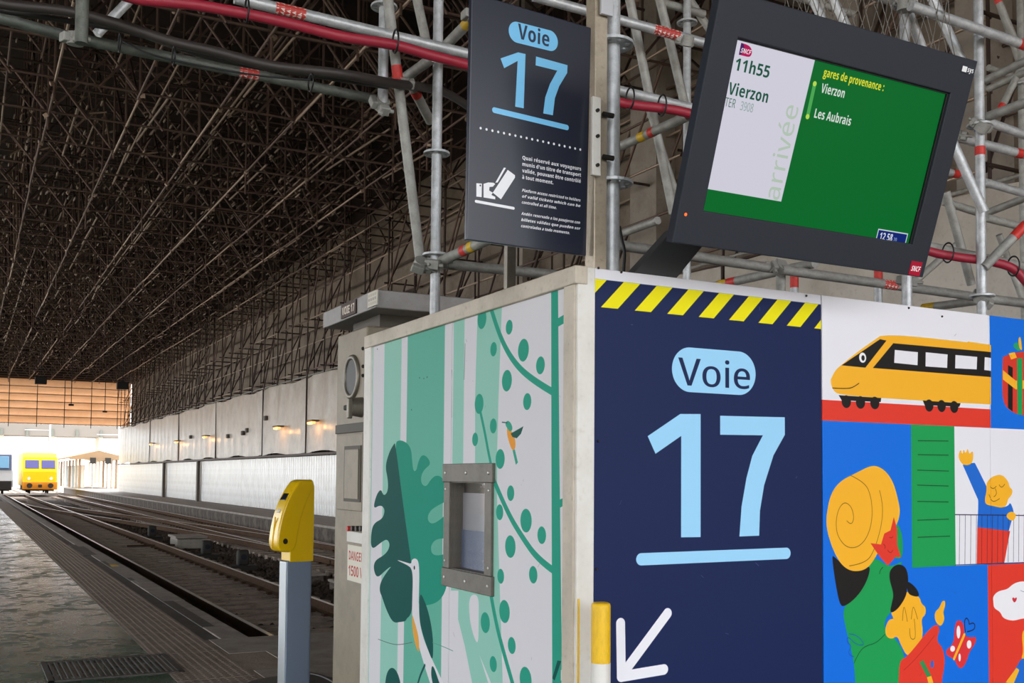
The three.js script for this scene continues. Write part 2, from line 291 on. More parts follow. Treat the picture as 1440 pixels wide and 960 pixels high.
// ---------------------------------------------------------------- the roof scaffold
{
  const canopy = thing('roof_scaffold', 'dense brown forest of scaffold tubes hanging below the dark hall roof', 'scaffold', [0, 0, 0]);
  const X0 = -3.3, DX = 1.545, NX = 11, Z0 = -9, DZ = 2.07, NZ = 40, LEVELS = [8.95, 10.95, 12.95];
  const r = rng(5), R = 0.026, buckets = { pale: [], mid: [], dark: [] }, named = [];
  const add = (kind, a, b, shade) => {
    const cz = (a[2] + b[2]) / 2, low = Math.min(a[1], b[1]) < 9.2;
    named.push({ kind, a, b, shade, score: (low ? 1 : 0.4) / -cz * (Math.hypot(a[0] - b[0], a[1] - b[1], (a[2] - b[2]) * 0.5)) });
  };
  const jit = (s) => (r() - 0.5) * s;
  for (let l = 0; l < 3; l++) {
    const y = LEVELS[l];
    for (let i = 0; i < NX; i++) for (let j = 0; j < NZ; j += 2) {            // along the hall
      if (r() < 0.06) continue;
      const x = X0 + i * DX + jit(0.05), yy = y + jit(0.06), z = Z0 - j * DZ;
      add('ledger', [x, yy, z + 0.15], [x, yy, Math.max(z - 2 * DZ - 0.15, HALL_END + 0.6)], r() < 0.45 ? 'pale' : 'mid');
      if (l === 0 && r() < 0.75) add('ledger', [x + DX / 2, yy + 0.95 + jit(0.1), z], [x + DX / 2, yy + 0.95, Math.max(z - 2 * DZ, HALL_END + 0.6)], r() < 0.6 ? 'pale' : 'mid');
      if (l === 0 && r() < 0.3) add('ledger', [x + 0.5 + jit(0.3), yy + 0.3 + jit(0.3), z], [x + 0.5, yy + 0.35, Math.max(z - 2 * DZ, HALL_END + 0.6)], 'pale');
    }
    for (let j = 0; j <= NZ; j++) for (let i = 0; i < NX - 1; i += 3) {         // across the hall
      const z = Z0 - j * DZ + jit(0.06); if (z < HALL_END + 0.5) continue;
      add('transom', [X0 + i * DX - 0.15, y + 0.06, z], [X0 + Math.min(i + 3, NX - 1) * DX + 0.15, y + 0.06 + jit(0.04), z], 'mid');
      if (l < 2 && r() < 0.55) add('transom', [X0 + i * DX, y + 1 + jit(0.2), z + 0.06], [X0 + Math.min(i + 3, NX - 1) * DX, y + 1 + jit(0.2), z + 0.06], 'dark');
    }
    for (let j = 0; j <= NZ; j++) for (let i = 0; i < NX; i++) {
      const z = Z0 - j * DZ, x = X0 + i * DX; if (z < HALL_END + 0.5) continue;
      if (r() < 0.9) add('standard', [x + jit(0.04), y - (l === 0 ? 0.12 + 0.5 * r() * (r() < 0.3 ? 1 : 0.1) : 0), z], [x, y + 2, z], 'mid');
      if (i < NX - 1 && l < 2) {
        if ((i + j + l) % 2 === 0) { add('brace', [x, y + 0.05, z - 0.05], [x + DX, y + 1.95, z - 0.05], r() < 0.5 ? 'dark' : 'mid'); } else add('brace', [x + DX, y + 0.05, z - 0.05], [x, y + 1.95, z - 0.05], 'mid');
        if (r() < 0.4) add('brace', [x + DX / 2, y + 0.02, z + 0.04], [x + (r() < 0.5 ? DX : 0), y + 1, z + 0.04], 'mid');
      }
      if (l < 2 && r() < 0.4) add('brace', [x - 0.05, y + 0.05, z], [x - 0.05, y + 1.95, z - DZ], r() < 0.3 ? 'pale' : 'dark');
    }
  }
  named.sort((a, b) => b.score - a.score);
  const shadeMat = { pale: M.brownTubePale, mid: M.brownTube, dark: M.brownTubeDark };
  const unit = new THREE.CylinderGeometry(1, 1, 1, 7, 1, true), q = new THREE.Quaternion(), mm = new THREE.Matrix4();
  const place = (t) => { const d = V(t.b).sub(V(t.a)), L = d.length(); q.setFromUnitVectors(UP, d.normalize()); return mm.compose(V(t.a).add(V(t.b)).multiplyScalar(0.5), q, new THREE.Vector3(R, L, R)); };
  named.slice(0, 290).forEach((t) => { const m = part(t.kind, unit, shadeMat[t.shade], canopy); place(t).decompose(m.position, m.quaternion, m.scale); });
  named.slice(290).forEach((t) => buckets[t.shade].push(t));
  for (const [k, list] of Object.entries(buckets)) {
    const im = new THREE.InstancedMesh(unit, shadeMat[k], list.length); list.forEach((t, i) => im.setMatrixAt(i, place(t)));
    im.name = `${k}_tubes`; im.userData.kind = 'stuff'; im.castShadow = im.receiveShadow = true; canopy.add(im);
  }
  const coup = [], spot = new THREE.BoxGeometry(0.085, 0.085, 0.085);
  for (let l = 0; l < 3; l++) for (let j = 0; j <= NZ; j++) for (let i = 0; i < NX; i++) if (r() < 0.8) coup.push([X0 + i * DX + jit(0.1), LEVELS[l] + jit(0.12), Math.max(Z0 - j * DZ + jit(0.2), HALL_END + 0.5)]);
  const bits = []; for (let k = 0; k < 4200; k++) { const z = -26 - 65 * r(), x = X0 + 15.2 * r(), y = 9.3 + 3.4 * r(); bits.push({ a: [x, y, z], b: r() < 0.7 ? [x, y, Math.max(z - 0.15 - 0.35 * r(), HALL_END + 0.5)] : [x + 0.4 * r(), y + 0.3 * r(), z] }); }
  const bm = new THREE.InstancedMesh(unit, M.brownTubePale, bits.length); bits.forEach((t, i) => bm.setMatrixAt(i, place(t))); bm.name = 'short_tubes'; bm.userData.kind = 'stuff'; canopy.add(bm);
  const im = new THREE.InstancedMesh(spot, M.brownTubePale, coup.length);
  coup.forEach((p, i) => im.setMatrixAt(i, mm.compose(V(p), q.setFromEuler(new THREE.Euler(r() * 3, r() * 3, 0)), new THREE.Vector3(1, 0.7, 1))));
  im.name = 'couplers'; im.userData.kind = 'stuff'; canopy.add(im);
}
{ // scaffold standing before the upper right wall, above the hoarding
  const side = thing('wall_scaffold', 'brown scaffold lattice in front of the upper wall above the white sheeting', 'scaffold', [0, 0, 0]);
  const r = rng(8), all = [], R = 0.026;
  const add = (kind, a, b, dark) => all.push({ kind, a, b, dark, s: Math.hypot(a[0] - b[0], a[1] - b[1], a[2] - b[2]) / -(a[2] + b[2]) });
  for (const x of [11.15, 12.05]) {
    for (let z = -8.5; z > HALL_END + 1; z -= 2.07) {
      add('standard', [x, x > 12 ? 0 : 5.2, z], [x, 13, z], 1);
      if (r() < 0.85) add('brace', [x - 0.05, 5.1, z - 1.9], [x - 0.05, 7.1, z - 0.5], 1);
      if (r() < 0.85) add('brace', [x - 0.05, 7.1, z - 1.9], [x - 0.05, 9.1, z - 0.5], 0);
      if (x < 12) for (const y of [5.3, 7.2, 9.1]) { add('transom', [11.0, y + 0.05, z + 0.05], [12.25, y + 0.05, z + 0.05], 1); if (r() < 0.6) add('brace', [11.15, y, z - 0.06], [12.05, y + 1.9, z - 0.06], 1); }
    }
    for (const y of [5.35, 6.3, 7.25, 8.2, 9.15]) for (let z = -8.5; z > HALL_END + 5; z -= 4.14) add('ledger', [x + 0.05, y, z], [x + 0.05, y, z - 4.2], r() < 0.4 ? 2 : 0);
  }
  all.sort((a, b) => b.s - a.s);
  const unit = new THREE.CylinderGeometry(R, R, 1, 7, 1, true), mats = [M.brownTube, M.brownTubeDark, M.brownTubePale], q = new THREE.Quaternion(), mm = new THREE.Matrix4(), rest = [[], [], []];
  const place = (t) => { const d = V(t.b).sub(V(t.a)), L = d.length(); q.setFromUnitVectors(UP, d.normalize()); return mm.compose(V(t.a).add(V(t.b)).multiplyScalar(0.5), q, new THREE.Vector3(1, L, 1)); };
  all.forEach((t, i) => { if (i < 270) { const m = part(t.kind, unit, mats[t.dark], side); place(t).decompose(m.position, m.quaternion, m.scale); } else rest[t.dark].push(t); });
  rest.forEach((list, k) => { const im = new THREE.InstancedMesh(unit, mats[k], list.length); list.forEach((t, i) => im.setMatrixAt(i, place(t))); im.name = ['tubes', 'dark_tubes', 'pale_tubes'][k]; im.userData.kind = 'stuff'; side.add(im); });
}
// ---------------------------------------------------------------- the far end of the hall and the yard beyond
{
  const end = thing('end_screen', 'band of translucent orange strips closing the top of the far opening', 'screen', [0, 0, 0]);
  for (let i = 0; i < 6; i++) {
    const n = 60, pos = [], uv = [], ix = [];
    for (let a = 0; a <= n; a++) for (let b = 0; b <= 4; b++) { const x = -14 + 26.3 * a / n, s = b / 4; pos.push(x, 5.5 + i * 0.6 + s * 0.58, HALL_END - 0.4 + 0.1 * Math.sin(s * Math.PI) + 0.03 * Math.sin(x * 2 + i)); uv.push(x, i * 0.6 + s * 0.58); if (a < n && b < 4) { const k = a * 5 + b; ix.push(k, k + 5, k + 1, k + 1, k + 5, k + 6); } }
    const g = new THREE.BufferGeometry(); g.setAttribute('position', new THREE.Float32BufferAttribute(pos, 3)); g.setAttribute('uv', new THREE.Float32BufferAttribute(uv, 2)); g.setIndex(ix); g.computeVertexNormals();
    part('strip', g, M.orangeNet, end);
    part('ledger', rod([-14, 5.48 + i * 0.6, HALL_END - 0.25], [12.3, 5.48 + i * 0.6, HALL_END - 0.25], 0.035, 8), M.brownTubePale, end);
  }
  for (let x = 1; x < 12; x += 2.05) part('standard', rod([x, 5.2, HALL_END - 0.2], [x, 9.2, HALL_END - 0.2], 0.03, 8), M.brownTubeDark, end);
  struct('wall_end', metres(between(-14.5, 12.8, 9.1, 15, HALL_END - 0.9, HALL_END - 0.6)), M.deck);
  // loudspeaker boxes hung below the scaffold on rods
  for (const [p, l] of [[[3.75, 6.75, -64.89], 'small dark box on a rod below the scaffold, the left of two'], [[7.9, 6.5, -62.82], 'small dark box on a rod below the scaffold, the right of two near the hoarding']]) {
    const t = thing('hanging_box', l, 'box', p);
    part('case', rb(0.62, 0.42, 0.4, 0.03), M.darkBox, t);
    part('rod', rod([0, 0.2, 0], [0, 9.05 - p[1], 0], 0.02, 8), M.darkBox, t);
    part('bracket', bx(0.2, 0.05, 0.2, 0, 0.22, 0), M.darkBox, t);
  }
  for (const [i, p] of [[0, [0.9, -69.03]], [1, [5.9, -71.1]], [2, [8.6, -77.31]]]) {
    const t = thing('hanging_rod', ['thin dark rod hanging at the far left before the orange strips', 'thin dark rod with a small box hanging between the two dark boxes', 'thin dark rod hanging close to the end of the white hoarding'][i], 'rod', [p[0], 0, p[1]]);
    part('rod', rod([0, 5.8, 0], [0, 9.05, 0], 0.025, 8), M.darkBox, t); part('tip', rb(0.3, 0.12, 0.2, 0.02, 0, 5.8, 0), M.darkBox, t);
  }
  // yellow locomotive
  const L = thing('locomotive', 'yellow locomotive with two violet windscreens on the track beyond the opening', 'locomotive', [6.0, -0.35, -101]);
  const side = [[-9, 0.75], [-0.15, 0.75], [0, 1.0], [0, 1.95], [-0.55, 3.2], [-1.0, 3.55], [-9, 3.6]];
  const body = prism(side.map(([a, b]) => [a, b]), 2.7, 0.06); body.rotateY(-Math.PI / 2); body.translate(1.35, 0, 0);
  part('body', body, M.locoYellow, L);
  part('bumper_beam', rb(2.85, 0.7, 0.4, 0.06, 0, 0.72, 0.06), M.locoOrange, L);
  part('roof', rb(2.3, 0.3, 7.5, 0.1, 0, 3.7, -5.2), M.trainWhite, L);
  for (const s of [-1, 1]) {
    const w = part('windscreen', rb(1.12, 0.82, 0.06, 0.04), M.windowViolet, L); w.position.set(s * 0.66, 2.6, -0.2); w.rotation.x = -0.42;
    part('buffer', moved(new THREE.CylinderGeometry(0.22, 0.22, 0.35, 16).rotateX(Math.PI / 2), s * 0.85, 0.72, 0.4), M.rubber, L);
    part('headlight', moved(new THREE.CylinderGeometry(0.14, 0.14, 0.08, 16).rotateX(Math.PI / 2), s * 0.9, 1.35, 0.04), M.trainWhite, L);
    for (const z of [-1.6, -4, -7]) part('wheel', moved(new THREE.CylinderGeometry(0.42, 0.42, 0.12, 20).rotateZ(Math.PI / 2), s * 0.74, 0.42, z), M.rubber, L);
  }
  part('underframe', bx(2.4, 0.5, 8, 0, 0.5, -4.6), M.rubber, L);
  part('coupling', rb(0.3, 0.25, 0.4, 0.04, 0, 0.7, 0.35), M.rubber, L);
  // white and blue train further left
  const T = thing('passenger_train', 'white and blue passenger train front at the far left edge', 'train', [2.25, -0.35, -97]);
  const tb = prism([[-14, 0.7], [-0.2, 0.7], [0.1, 1.2], [0, 2.0], [-0.7, 3.3], [-1.3, 3.75], [-14, 3.8]], 2.7, 0.12); tb.rotateY(-Math.PI / 2); tb.translate(1.35, 0, 0);
  part('body', tb, M.trainWhite, T);
  const ws = part('windscreen', rb(2.2, 1.15, 0.08, 0.05), M.trainBlue, T); ws.position.set(0, 2.7, -0.12); ws.rotation.x = -0.5;
  const wf = part('windscreen_frame', rb(2.6, 1.5, 0.06, 0.05), M.blindBlue, T); wf.position.set(0, 2.7, -0.18); wf.rotation.x = -0.5;
  part('yellow_band', rb(2.85, 0.25, 0.2, 0.05, 0, 1.35, 0.08), M.locoYellow, T);
  part('skirt', rb(2.7, 0.8, 0.5, 0.1, 0, 0.75, 0.0), M.rubber, T);
  for (const s of [-1, 1]) for (const z of [-2, -4.5, -11]) part('wheel', moved(new THREE.CylinderGeometry(0.45, 0.45, 0.12, 20).rotateZ(Math.PI / 2), s * 0.74, 0.45, z), M.rubber, T);
  part('underframe', bx(2.4, 0.5, 12.5, 0, 0.55, -7), M.rubber, T);
  // canopy on the platform beyond
  const C = thing('platform_canopy', 'pitched brown canopy on pale posts over the platform beyond the hall', 'canopy', [11.8, 0, -112]);
  for (const s of [-1, 1]) { const r = part('roof_slope', rb(2.9, 0.18, 30, 0.04), M.canopyBrown, C); r.position.set(s * 1.35, 3.35, -13); r.rotation.z = -s * 0.24; }
  part('fascia', prism([[-2.7, 2.85], [2.7, 2.85], [2.7, 3.0], [0, 3.65], [-2.7, 3.0]], 0.12), M.canopyBrown, C).position.z = 1.9;
  for (let i = 0; i < 8; i++) for (const s of [-1, 1]) part('post', rb(0.22, 2.9, 0.22, 0.03, s * 1.7, 1.45, 1.5 - i * 3.6), i % 3 ? M.paleConcrete : M.canopyBrown, C);
  for (let i = 0; i < 6; i++) part('panel', rb(0.1, 2.3, 2.6, 0.02, -1.2, 1.2, -0.6 - i * 3.6), i % 2 ? M.trainBlue : M.paleConcrete, C);
  for (const [i, x] of [[0, 12.8], [1, 14.2]]) { const s = thing('signal_box', ['small dark signal box below the canopy, the left one', 'small dark signal box below the canopy, the right one'][i], 'signal', [x - 1.6, 0, -109.5]); part('case', rb(0.55, 0.6, 0.3, 0.05, 0, 2.75, 0), M.rubber, s); part('pole', rod([0, 0, 0], [0, 2.5, 0], 0.05, 8), M.postTrim, s); }
  // road bridge in the distance
  const B = thing('road_bridge', 'pale bridge crossing the yard far behind the trains', 'bridge', [0, 0, -190]);
  part('deck', metres(between(-60, 60, 7.6, 8.7, -4, 4)), M.bridgeGrey, B);
  part('parapet', metres(between(-60, 60, 8.7, 9.5, 3.7, 4)), M.bridgeGrey, B);
  for (let x = -55; x < 60; x += 7.5) part('pier', metres(between(x, x + 0.6, -1.2, 7.6, -3, 3)), M.paleConcrete, B);
  for (let x = -55; x < 60; x += 3.75) part('girder_rib', metres(between(x, x + 0.4, 7.5, 8.7, 4, 4.25)), M.galvaDark, B);
  for (const [i, x] of [[0, 8.5], [1, 17], [2, -1]]) { const s = thing('catenary_mast', ['slim grey mast beyond the opening behind the canopy roof', 'slim grey mast beside the end of the hoarding outside', 'slim grey mast behind the white train'][i], 'mast', [x, -1.2, -128 - i * 9]); part('post', rod([0, 0, 0], [0, 9, 0], 0.1, 10), M.postTrim, s); part('arm', rod([0, 7.5, 0], [-2.6, 7.5, 0], 0.05, 8), M.postTrim, s); }
}
// lamps on the hoarding
[[-37, 3.35], [-41.7, 3.33], [-56, 3.4], [-64.3, 3.35], [-73.8, 3.45]].forEach(([z, y], i) => {
  const t = thing('wall_lamp', ['warm wall lamp on the white sheeting, the nearest one beside the grey cabinet', 'warm wall lamp on the white sheeting, second from the grey cabinet', 'warm wall lamp on the white sheeting, third from the grey cabinet', 'warm wall lamp on the white sheeting, fourth from the grey cabinet', 'warm wall lamp on the white sheeting, farthest from the grey cabinet'][i], 'lamp', [11.2, y, z]);
  part('housing', rb(0.3, 0.05, 0.75, 0.02, 0.05, 0.11, 0), M.lampBody, t);
  part('glow_tube', rb(0.14, 0.09, 0.68, 0.03, 0, 0.03, 0), M.lampGlow, t);
  part('arm', bx(0.28, 0.04, 0.06, 0.2, 0.1, 0), M.lampBody, t);
  const l = new THREE.PointLight(0xffb560, 1.0, 0, 2); l.position.set(-0.1, -0.1, 0); l.castShadow = true; t.add(l);
});

// ---------------------------------------------------------------- tracks
function railGeo(len) {
  const prof = [[-0.07, 0], [0.07, 0], [0.07, 0.012], [0.012, 0.03], [0.01, 0.105], [0.034, 0.118], [0.036, 0.148], [-0.036, 0.148], [-0.034, 0.118], [-0.01, 0.105], [-0.012, 0.03], [-0.07, 0.012]];
  return metres(prism(prof, len)); // runs along +z
}
function track(label, cx, z0, z1) {
  const t = thing('railway_track', label, 'track', [cx, -0.52, z0]);
  const L = z0 - z1;
  for (const s of [-0.75, 0.75]) {
    const r = part('rail', railGeo(L), M.rail, t); r.position.set(s, 0.02, -L);
    part('running_surface', metres(rb(0.056, 0.006, L, 0.0025, 0, 0, 0, 1)), M.railHead, r, 'worn bright top of the rail').position.set(0, 0.149, L / 2);
  }
  const geos = [0, 1, 2].map((k) => metres(rb(2.55, 0.13, 0.25, 0.015, 0, 0, 0, 1), 1, k * 0.37, k * 0.21)), fast = [];
  for (let i = 0, z = -0.4; z > -L + 0.3; z -= 0.6, i++) {
    if (i < 150) { const m = part('sleeper', geos[i % 3], M.sleeper, t); m.position.set((rand() - 0.5) * 0.06, -0.052 + (rand() - 0.5) * 0.012, z); m.rotation.y = (rand() - 0.5) * 0.02; }
    for (const s of [-0.75, 0.75]) for (const o of [-0.11, 0.11]) fast.push([s + o, 0.03, z]);
  }
  const im = new THREE.InstancedMesh(new THREE.BoxGeometry(0.07, 0.05, 0.12), M.rail, fast.length), mm = new THREE.Matrix4();
  fast.forEach((p, i) => im.setMatrixAt(i, mm.makeTranslation(...p))); im.name = 'rail_clips'; im.userData.kind = 'stuff'; t.add(im);
  return t;
}
track('railway track beside the platform edge in front of the ticket machine', 3.87, PIT_END - 0.1, -96);
track('railway track along the far platform below the white hoarding', 7.9, PIT_END - 0.1, -96);
{ // crossover between the two tracks
  const t = thing('track_crossover', 'pair of rails crossing over between the two tracks', 'track', [0, -0.5, 0]);
  for (const o of [-0.75, 0.75]) {
    const pts = []; for (let i = 0; i <= 20; i++) { const s = i / 20, e = s * s * (3 - 2 * s); pts.push([7.9 + o - 4.03 * e, 0.07, -22 - 50 * s]); }
    for (let i = 0; i < 20; i++) { const a = V(pts[i]), b = V(pts[i + 1]), d = b.clone().sub(a), m = part('rail', bx(0.06, 0.14, d.length() + 0.02), M.rail, t); m.position.copy(a.add(b).multiplyScalar(0.5)); m.rotation.y = Math.atan2(d.x, d.z); part('running_surface', bx(0.05, 0.006, d.length() + 0.02, 0, 0.073, 0), M.railHead, m); }
  }
}
{ // loose stones
  const g = new THREE.IcosahedronGeometry(0.04, 0), N = 16000, im = new THREE.InstancedMesh(g, M.stone, N), mm = new THREE.Matrix4(), q = new THREE.Quaternion(), c = new THREE.Color(), r = rng(3);
  for (let i = 0; i < N; i++) {
    const z = -9.6 - 40 * Math.pow(r(), 1.6), x = 2.4 + r() * 7, s = 0.5 + r() * 0.9;
    im.setMatrixAt(i, mm.compose(new THREE.Vector3(x, -0.605 + r() * 0.035, z), q.setFromEuler(new THREE.Euler(r() * 6, r() * 6, r() * 6)), new THREE.Vector3(s, s * 0.75, s)));
    const k = 0.35 + r() * 0.6; im.setColorAt(i, c.setRGB(k, k * 0.92, k * 0.86));
  }
  im.name = 'ballast_stones'; im.userData.kind = 'stuff'; tag(im, 'loose brown ballast stones between the rails', 'gravel'); scene.add(im);
}
// things between the tracks
{
  const b = thing('point_machine', 'low grey switch machine box lying between the two tracks', 'switch', [5.5, -0.58, -29.5]);
  part('case', rb(0.75, 0.3, 1.1, 0.04, 0, 0.16, 0), M.steel, b); part('lid', rb(0.85, 0.06, 1.2, 0.02, 0, 0.34, 0), M.concrete, b); part('rod', rod([-0.3, 0.12, 0.2], [-1.6, 0.12, 0.2], 0.025, 8), M.rail, b);
  [[5.35, -22.5, 'nearest the ticket machine'], [5.3, -26, 'middle one of three'], [5.25, -34, 'the farthest of three']].forEach(([x, z, w]) => {
    const s = thing('dwarf_signal', `small dark dwarf signal on the ballast between the tracks, ${w}`, 'signal', [x, -0.6, z]);
    part('base', rb(0.6, 0.12, 0.5, 0.03, 0, 0.06, 0), M.rubber, s); part('head', rb(0.24, 0.34, 0.22, 0.05, 0, 0.28, 0), M.rubber, s); part('lens', moved(new THREE.CylinderGeometry(0.06, 0.06, 0.04, 14).rotateX(Math.PI / 2), 0, 0.3, 0.12), M.darkGlass, s);
  });
  [[6.1, -17.5, 'nearer'], [6.0, -20.2, 'farther']].forEach(([x, z, w]) => { const s = thing('cable_trough', `grey cable trough lid lying between the tracks, the ${w} one`, 'cable trough', [x, -0.6, z]); part('trough', rb(0.35, 0.16, 1.6, 0.02, 0, 0.06, 0), M.pitWall, s); part('lid', rb(0.4, 0.05, 1.65, 0.015, 0, 0.16, 0), M.concrete, s); });
}
// drain grate in the green floor
{
  const t = thing('drain_grate', 'ribbed rectangular drain grate set in the green platform floor', 'grate', [1.02, 0, -8.35]);
  part('frame', merge([bx(0.92, 0.012, 0.04, 0, 0.004, 0.4), bx(0.92, 0.012, 0.04, 0, 0.004, -0.4), bx(0.04, 0.012, 0.84, 0.44, 0.004, 0), bx(0.04, 0.012, 0.84, -0.44, 0.004, 0)].map((g) => metres(g))), M.asphalt, t);
  for (let i = 0; i < 20; i++) part('bar', metres(rb(0.022, 0.01, 0.76, 0.003, -0.4 + i * 0.042, 0.004, 0, 1)), M.asphalt, t);
}

// ---------------------------------------------------------------- printed boards
class Board {                                                // a canvas measured in metres; v runs down
  constructor(w, h, ppm, o = {}) { this.w = w; this.h = h; this.ppm = ppm; this.o = { ox: 0, oy: 0, flip: false, up: false, ...o }; [this.c, this.x] = canvas(Math.round(w * ppm), Math.round(h * ppm)); this.x.lineCap = 'round'; this.x.lineJoin = 'round'; }
  m([u, v]) { const { ox, oy, flip, up } = this.o; let a = (u - ox) * this.ppm, b = ((up ? -v : v) - oy) * this.ppm; if (flip) a = this.w * this.ppm - a; return [a, b]; }
  fill(color) { this.x.fillStyle = color; this.x.fillRect(0, 0, this.c.width, this.c.height); return this; }
  rect(u0, v0, u1, v1, color) { return this.poly([[u0, v0], [u1, v0], [u1, v1], [u0, v1]], color); }
  path(pts, smooth, closed) {
    const p = pts.map((q) => this.m(q)), x = this.x, n = p.length; x.beginPath();
    if (!smooth) { p.forEach((q, i) => (i ? x.lineTo(...q) : x.moveTo(...q))); if (closed) x.closePath(); return; }
    const mid = (a, b) => [(a[0] + b[0]) / 2, (a[1] + b[1]) / 2];
    if (closed) { x.moveTo(...mid(p[n - 1], p[0])); for (let i = 0; i < n; i++) x.quadraticCurveTo(...p[i], ...mid(p[i], p[(i + 1) % n])); x.closePath(); } else { x.moveTo(...p[0]); for (let i = 1; i < n - 1; i++) x.quadraticCurveTo(...p[i], ...(i === n - 2 ? p[n - 1] : mid(p[i], p[i + 1]))); }
  }
  poly(pts, color) { this.path(pts, false, true); this.x.fillStyle = color; this.x.fill(); return this; }
  blob(pts, color) { this.path(pts, true, true); this.x.fillStyle = color; this.x.fill(); return this; }
  line(pts, color, width, smooth = true) { this.path(pts, smooth && pts.length > 2, false); this.x.strokeStyle = color; this.x.lineWidth = width * this.ppm; this.x.stroke(); return this; }
  dot(p, rx, ry, color) { this.x.beginPath(); this.x.ellipse(...this.m(p), rx * this.ppm, ry * this.ppm, 0, 0, 7); this.x.fillStyle = color; this.x.fill(); return this; }
  ring(p, rx, ry, color, w) { this.x.beginPath(); this.x.ellipse(...this.m(p), rx * this.ppm, ry * this.ppm, 0, 0, 7); this.x.strokeStyle = color; this.x.lineWidth = w * this.ppm; this.x.stroke(); return this; }
  pill(a, b, hgt, color) { return this.line([a, b], color, hgt, false); }
  text(str, p0, p1, cap, color, font = 'bold', turn = 0) {    // baseline from p0 to p1, capital height in metres
    const x = this.x, a = this.m(p0), b = this.m(p1), size = cap * this.ppm / 0.72, L = Math.hypot(b[0] - a[0], b[1] - a[1]);
    x.save(); x.translate(...a); x.rotate(turn); x.font = `${font} ${size}px sans-serif`; x.fillStyle = color; x.textBaseline = 'alphabetic';
    x.scale(L / x.measureText(str).width, 1); x.fillText(str, 0, 0); x.restore(); return this;
  }
  scuffs(n, seed, color) { const r = rng(seed); for (let i = 0; i < n; i++) { const p = [this.o.ox + r() * this.w, this.o.oy + r() * this.h]; this.line([p, [p[0] + (r() - 0.5) * 0.03, p[1] + (r() - 0.5) * 0.03]], color, 0.0012 + r() * 0.0015, false); } return this; }
  material(o = {}) { return new THREE.MeshPhysicalMaterial({ map: canvasTex(this.c), roughness: 0.5, specularIntensity: 0.35, ...o }); }
}
function faced(w, h, t, r = 0.002, u0 = 0, u1 = 1, v0 = 0, v1 = 1) {   // a board whose whole front shows the given window of its print
  const g = new RoundedBoxGeometry(w, h, t, 2, r), p = g.attributes.position, uv = g.attributes.uv;
  for (let i = 0; i < p.count; i++) uv.setXY(i, u0 + (u1 - u0) * (p.getX(i) / w + 0.5), v0 + (v1 - v0) * (p.getY(i) / h + 0.5));
  return g;
}
const SNCF = (b, p, w, h, left = '#5b1a66', right = '#c4115c') => {     // operator's emblem: slanted rounded tab with white letters
  b.blob([[p[0], p[1]], [p[0] + w * 0.15, p[1] - h * 0.03], [p[0] + w * 0.72, p[1]], [p[0] + w, p[1] + h * 0.45], [p[0] + w * 0.92, p[1] + h], [p[0] + w * 0.5, p[1] + h], [p[0], p[1] + h], [p[0], p[1] + h * 0.5]], right);
  b.blob([[p[0], p[1]], [p[0] + w * 0.2, p[1]], [p[0] + w * 0.3, p[1] + h * 0.5], [p[0] + w * 0.2, p[1] + h], [p[0], p[1] + h], [p[0], p[1] + h * 0.5]], left);
  b.text('SNCF', [p[0] + w * 0.08, p[1] + h * 0.8], [p[0] + w * 0.92, p[1] + h * 0.8], h * 0.42, '#ffffff', 'italic bold');
};
const NAVY = '#13224f', SKYBLUE = '#9fd8fb', HY = '#f4e700', WHITE = '#eceaf0', YEL = '#fbb62a', RED = '#e53c2c', BLU = '#0a6fe0', GRN = '#1b9e52', BLK = '#1d1919';

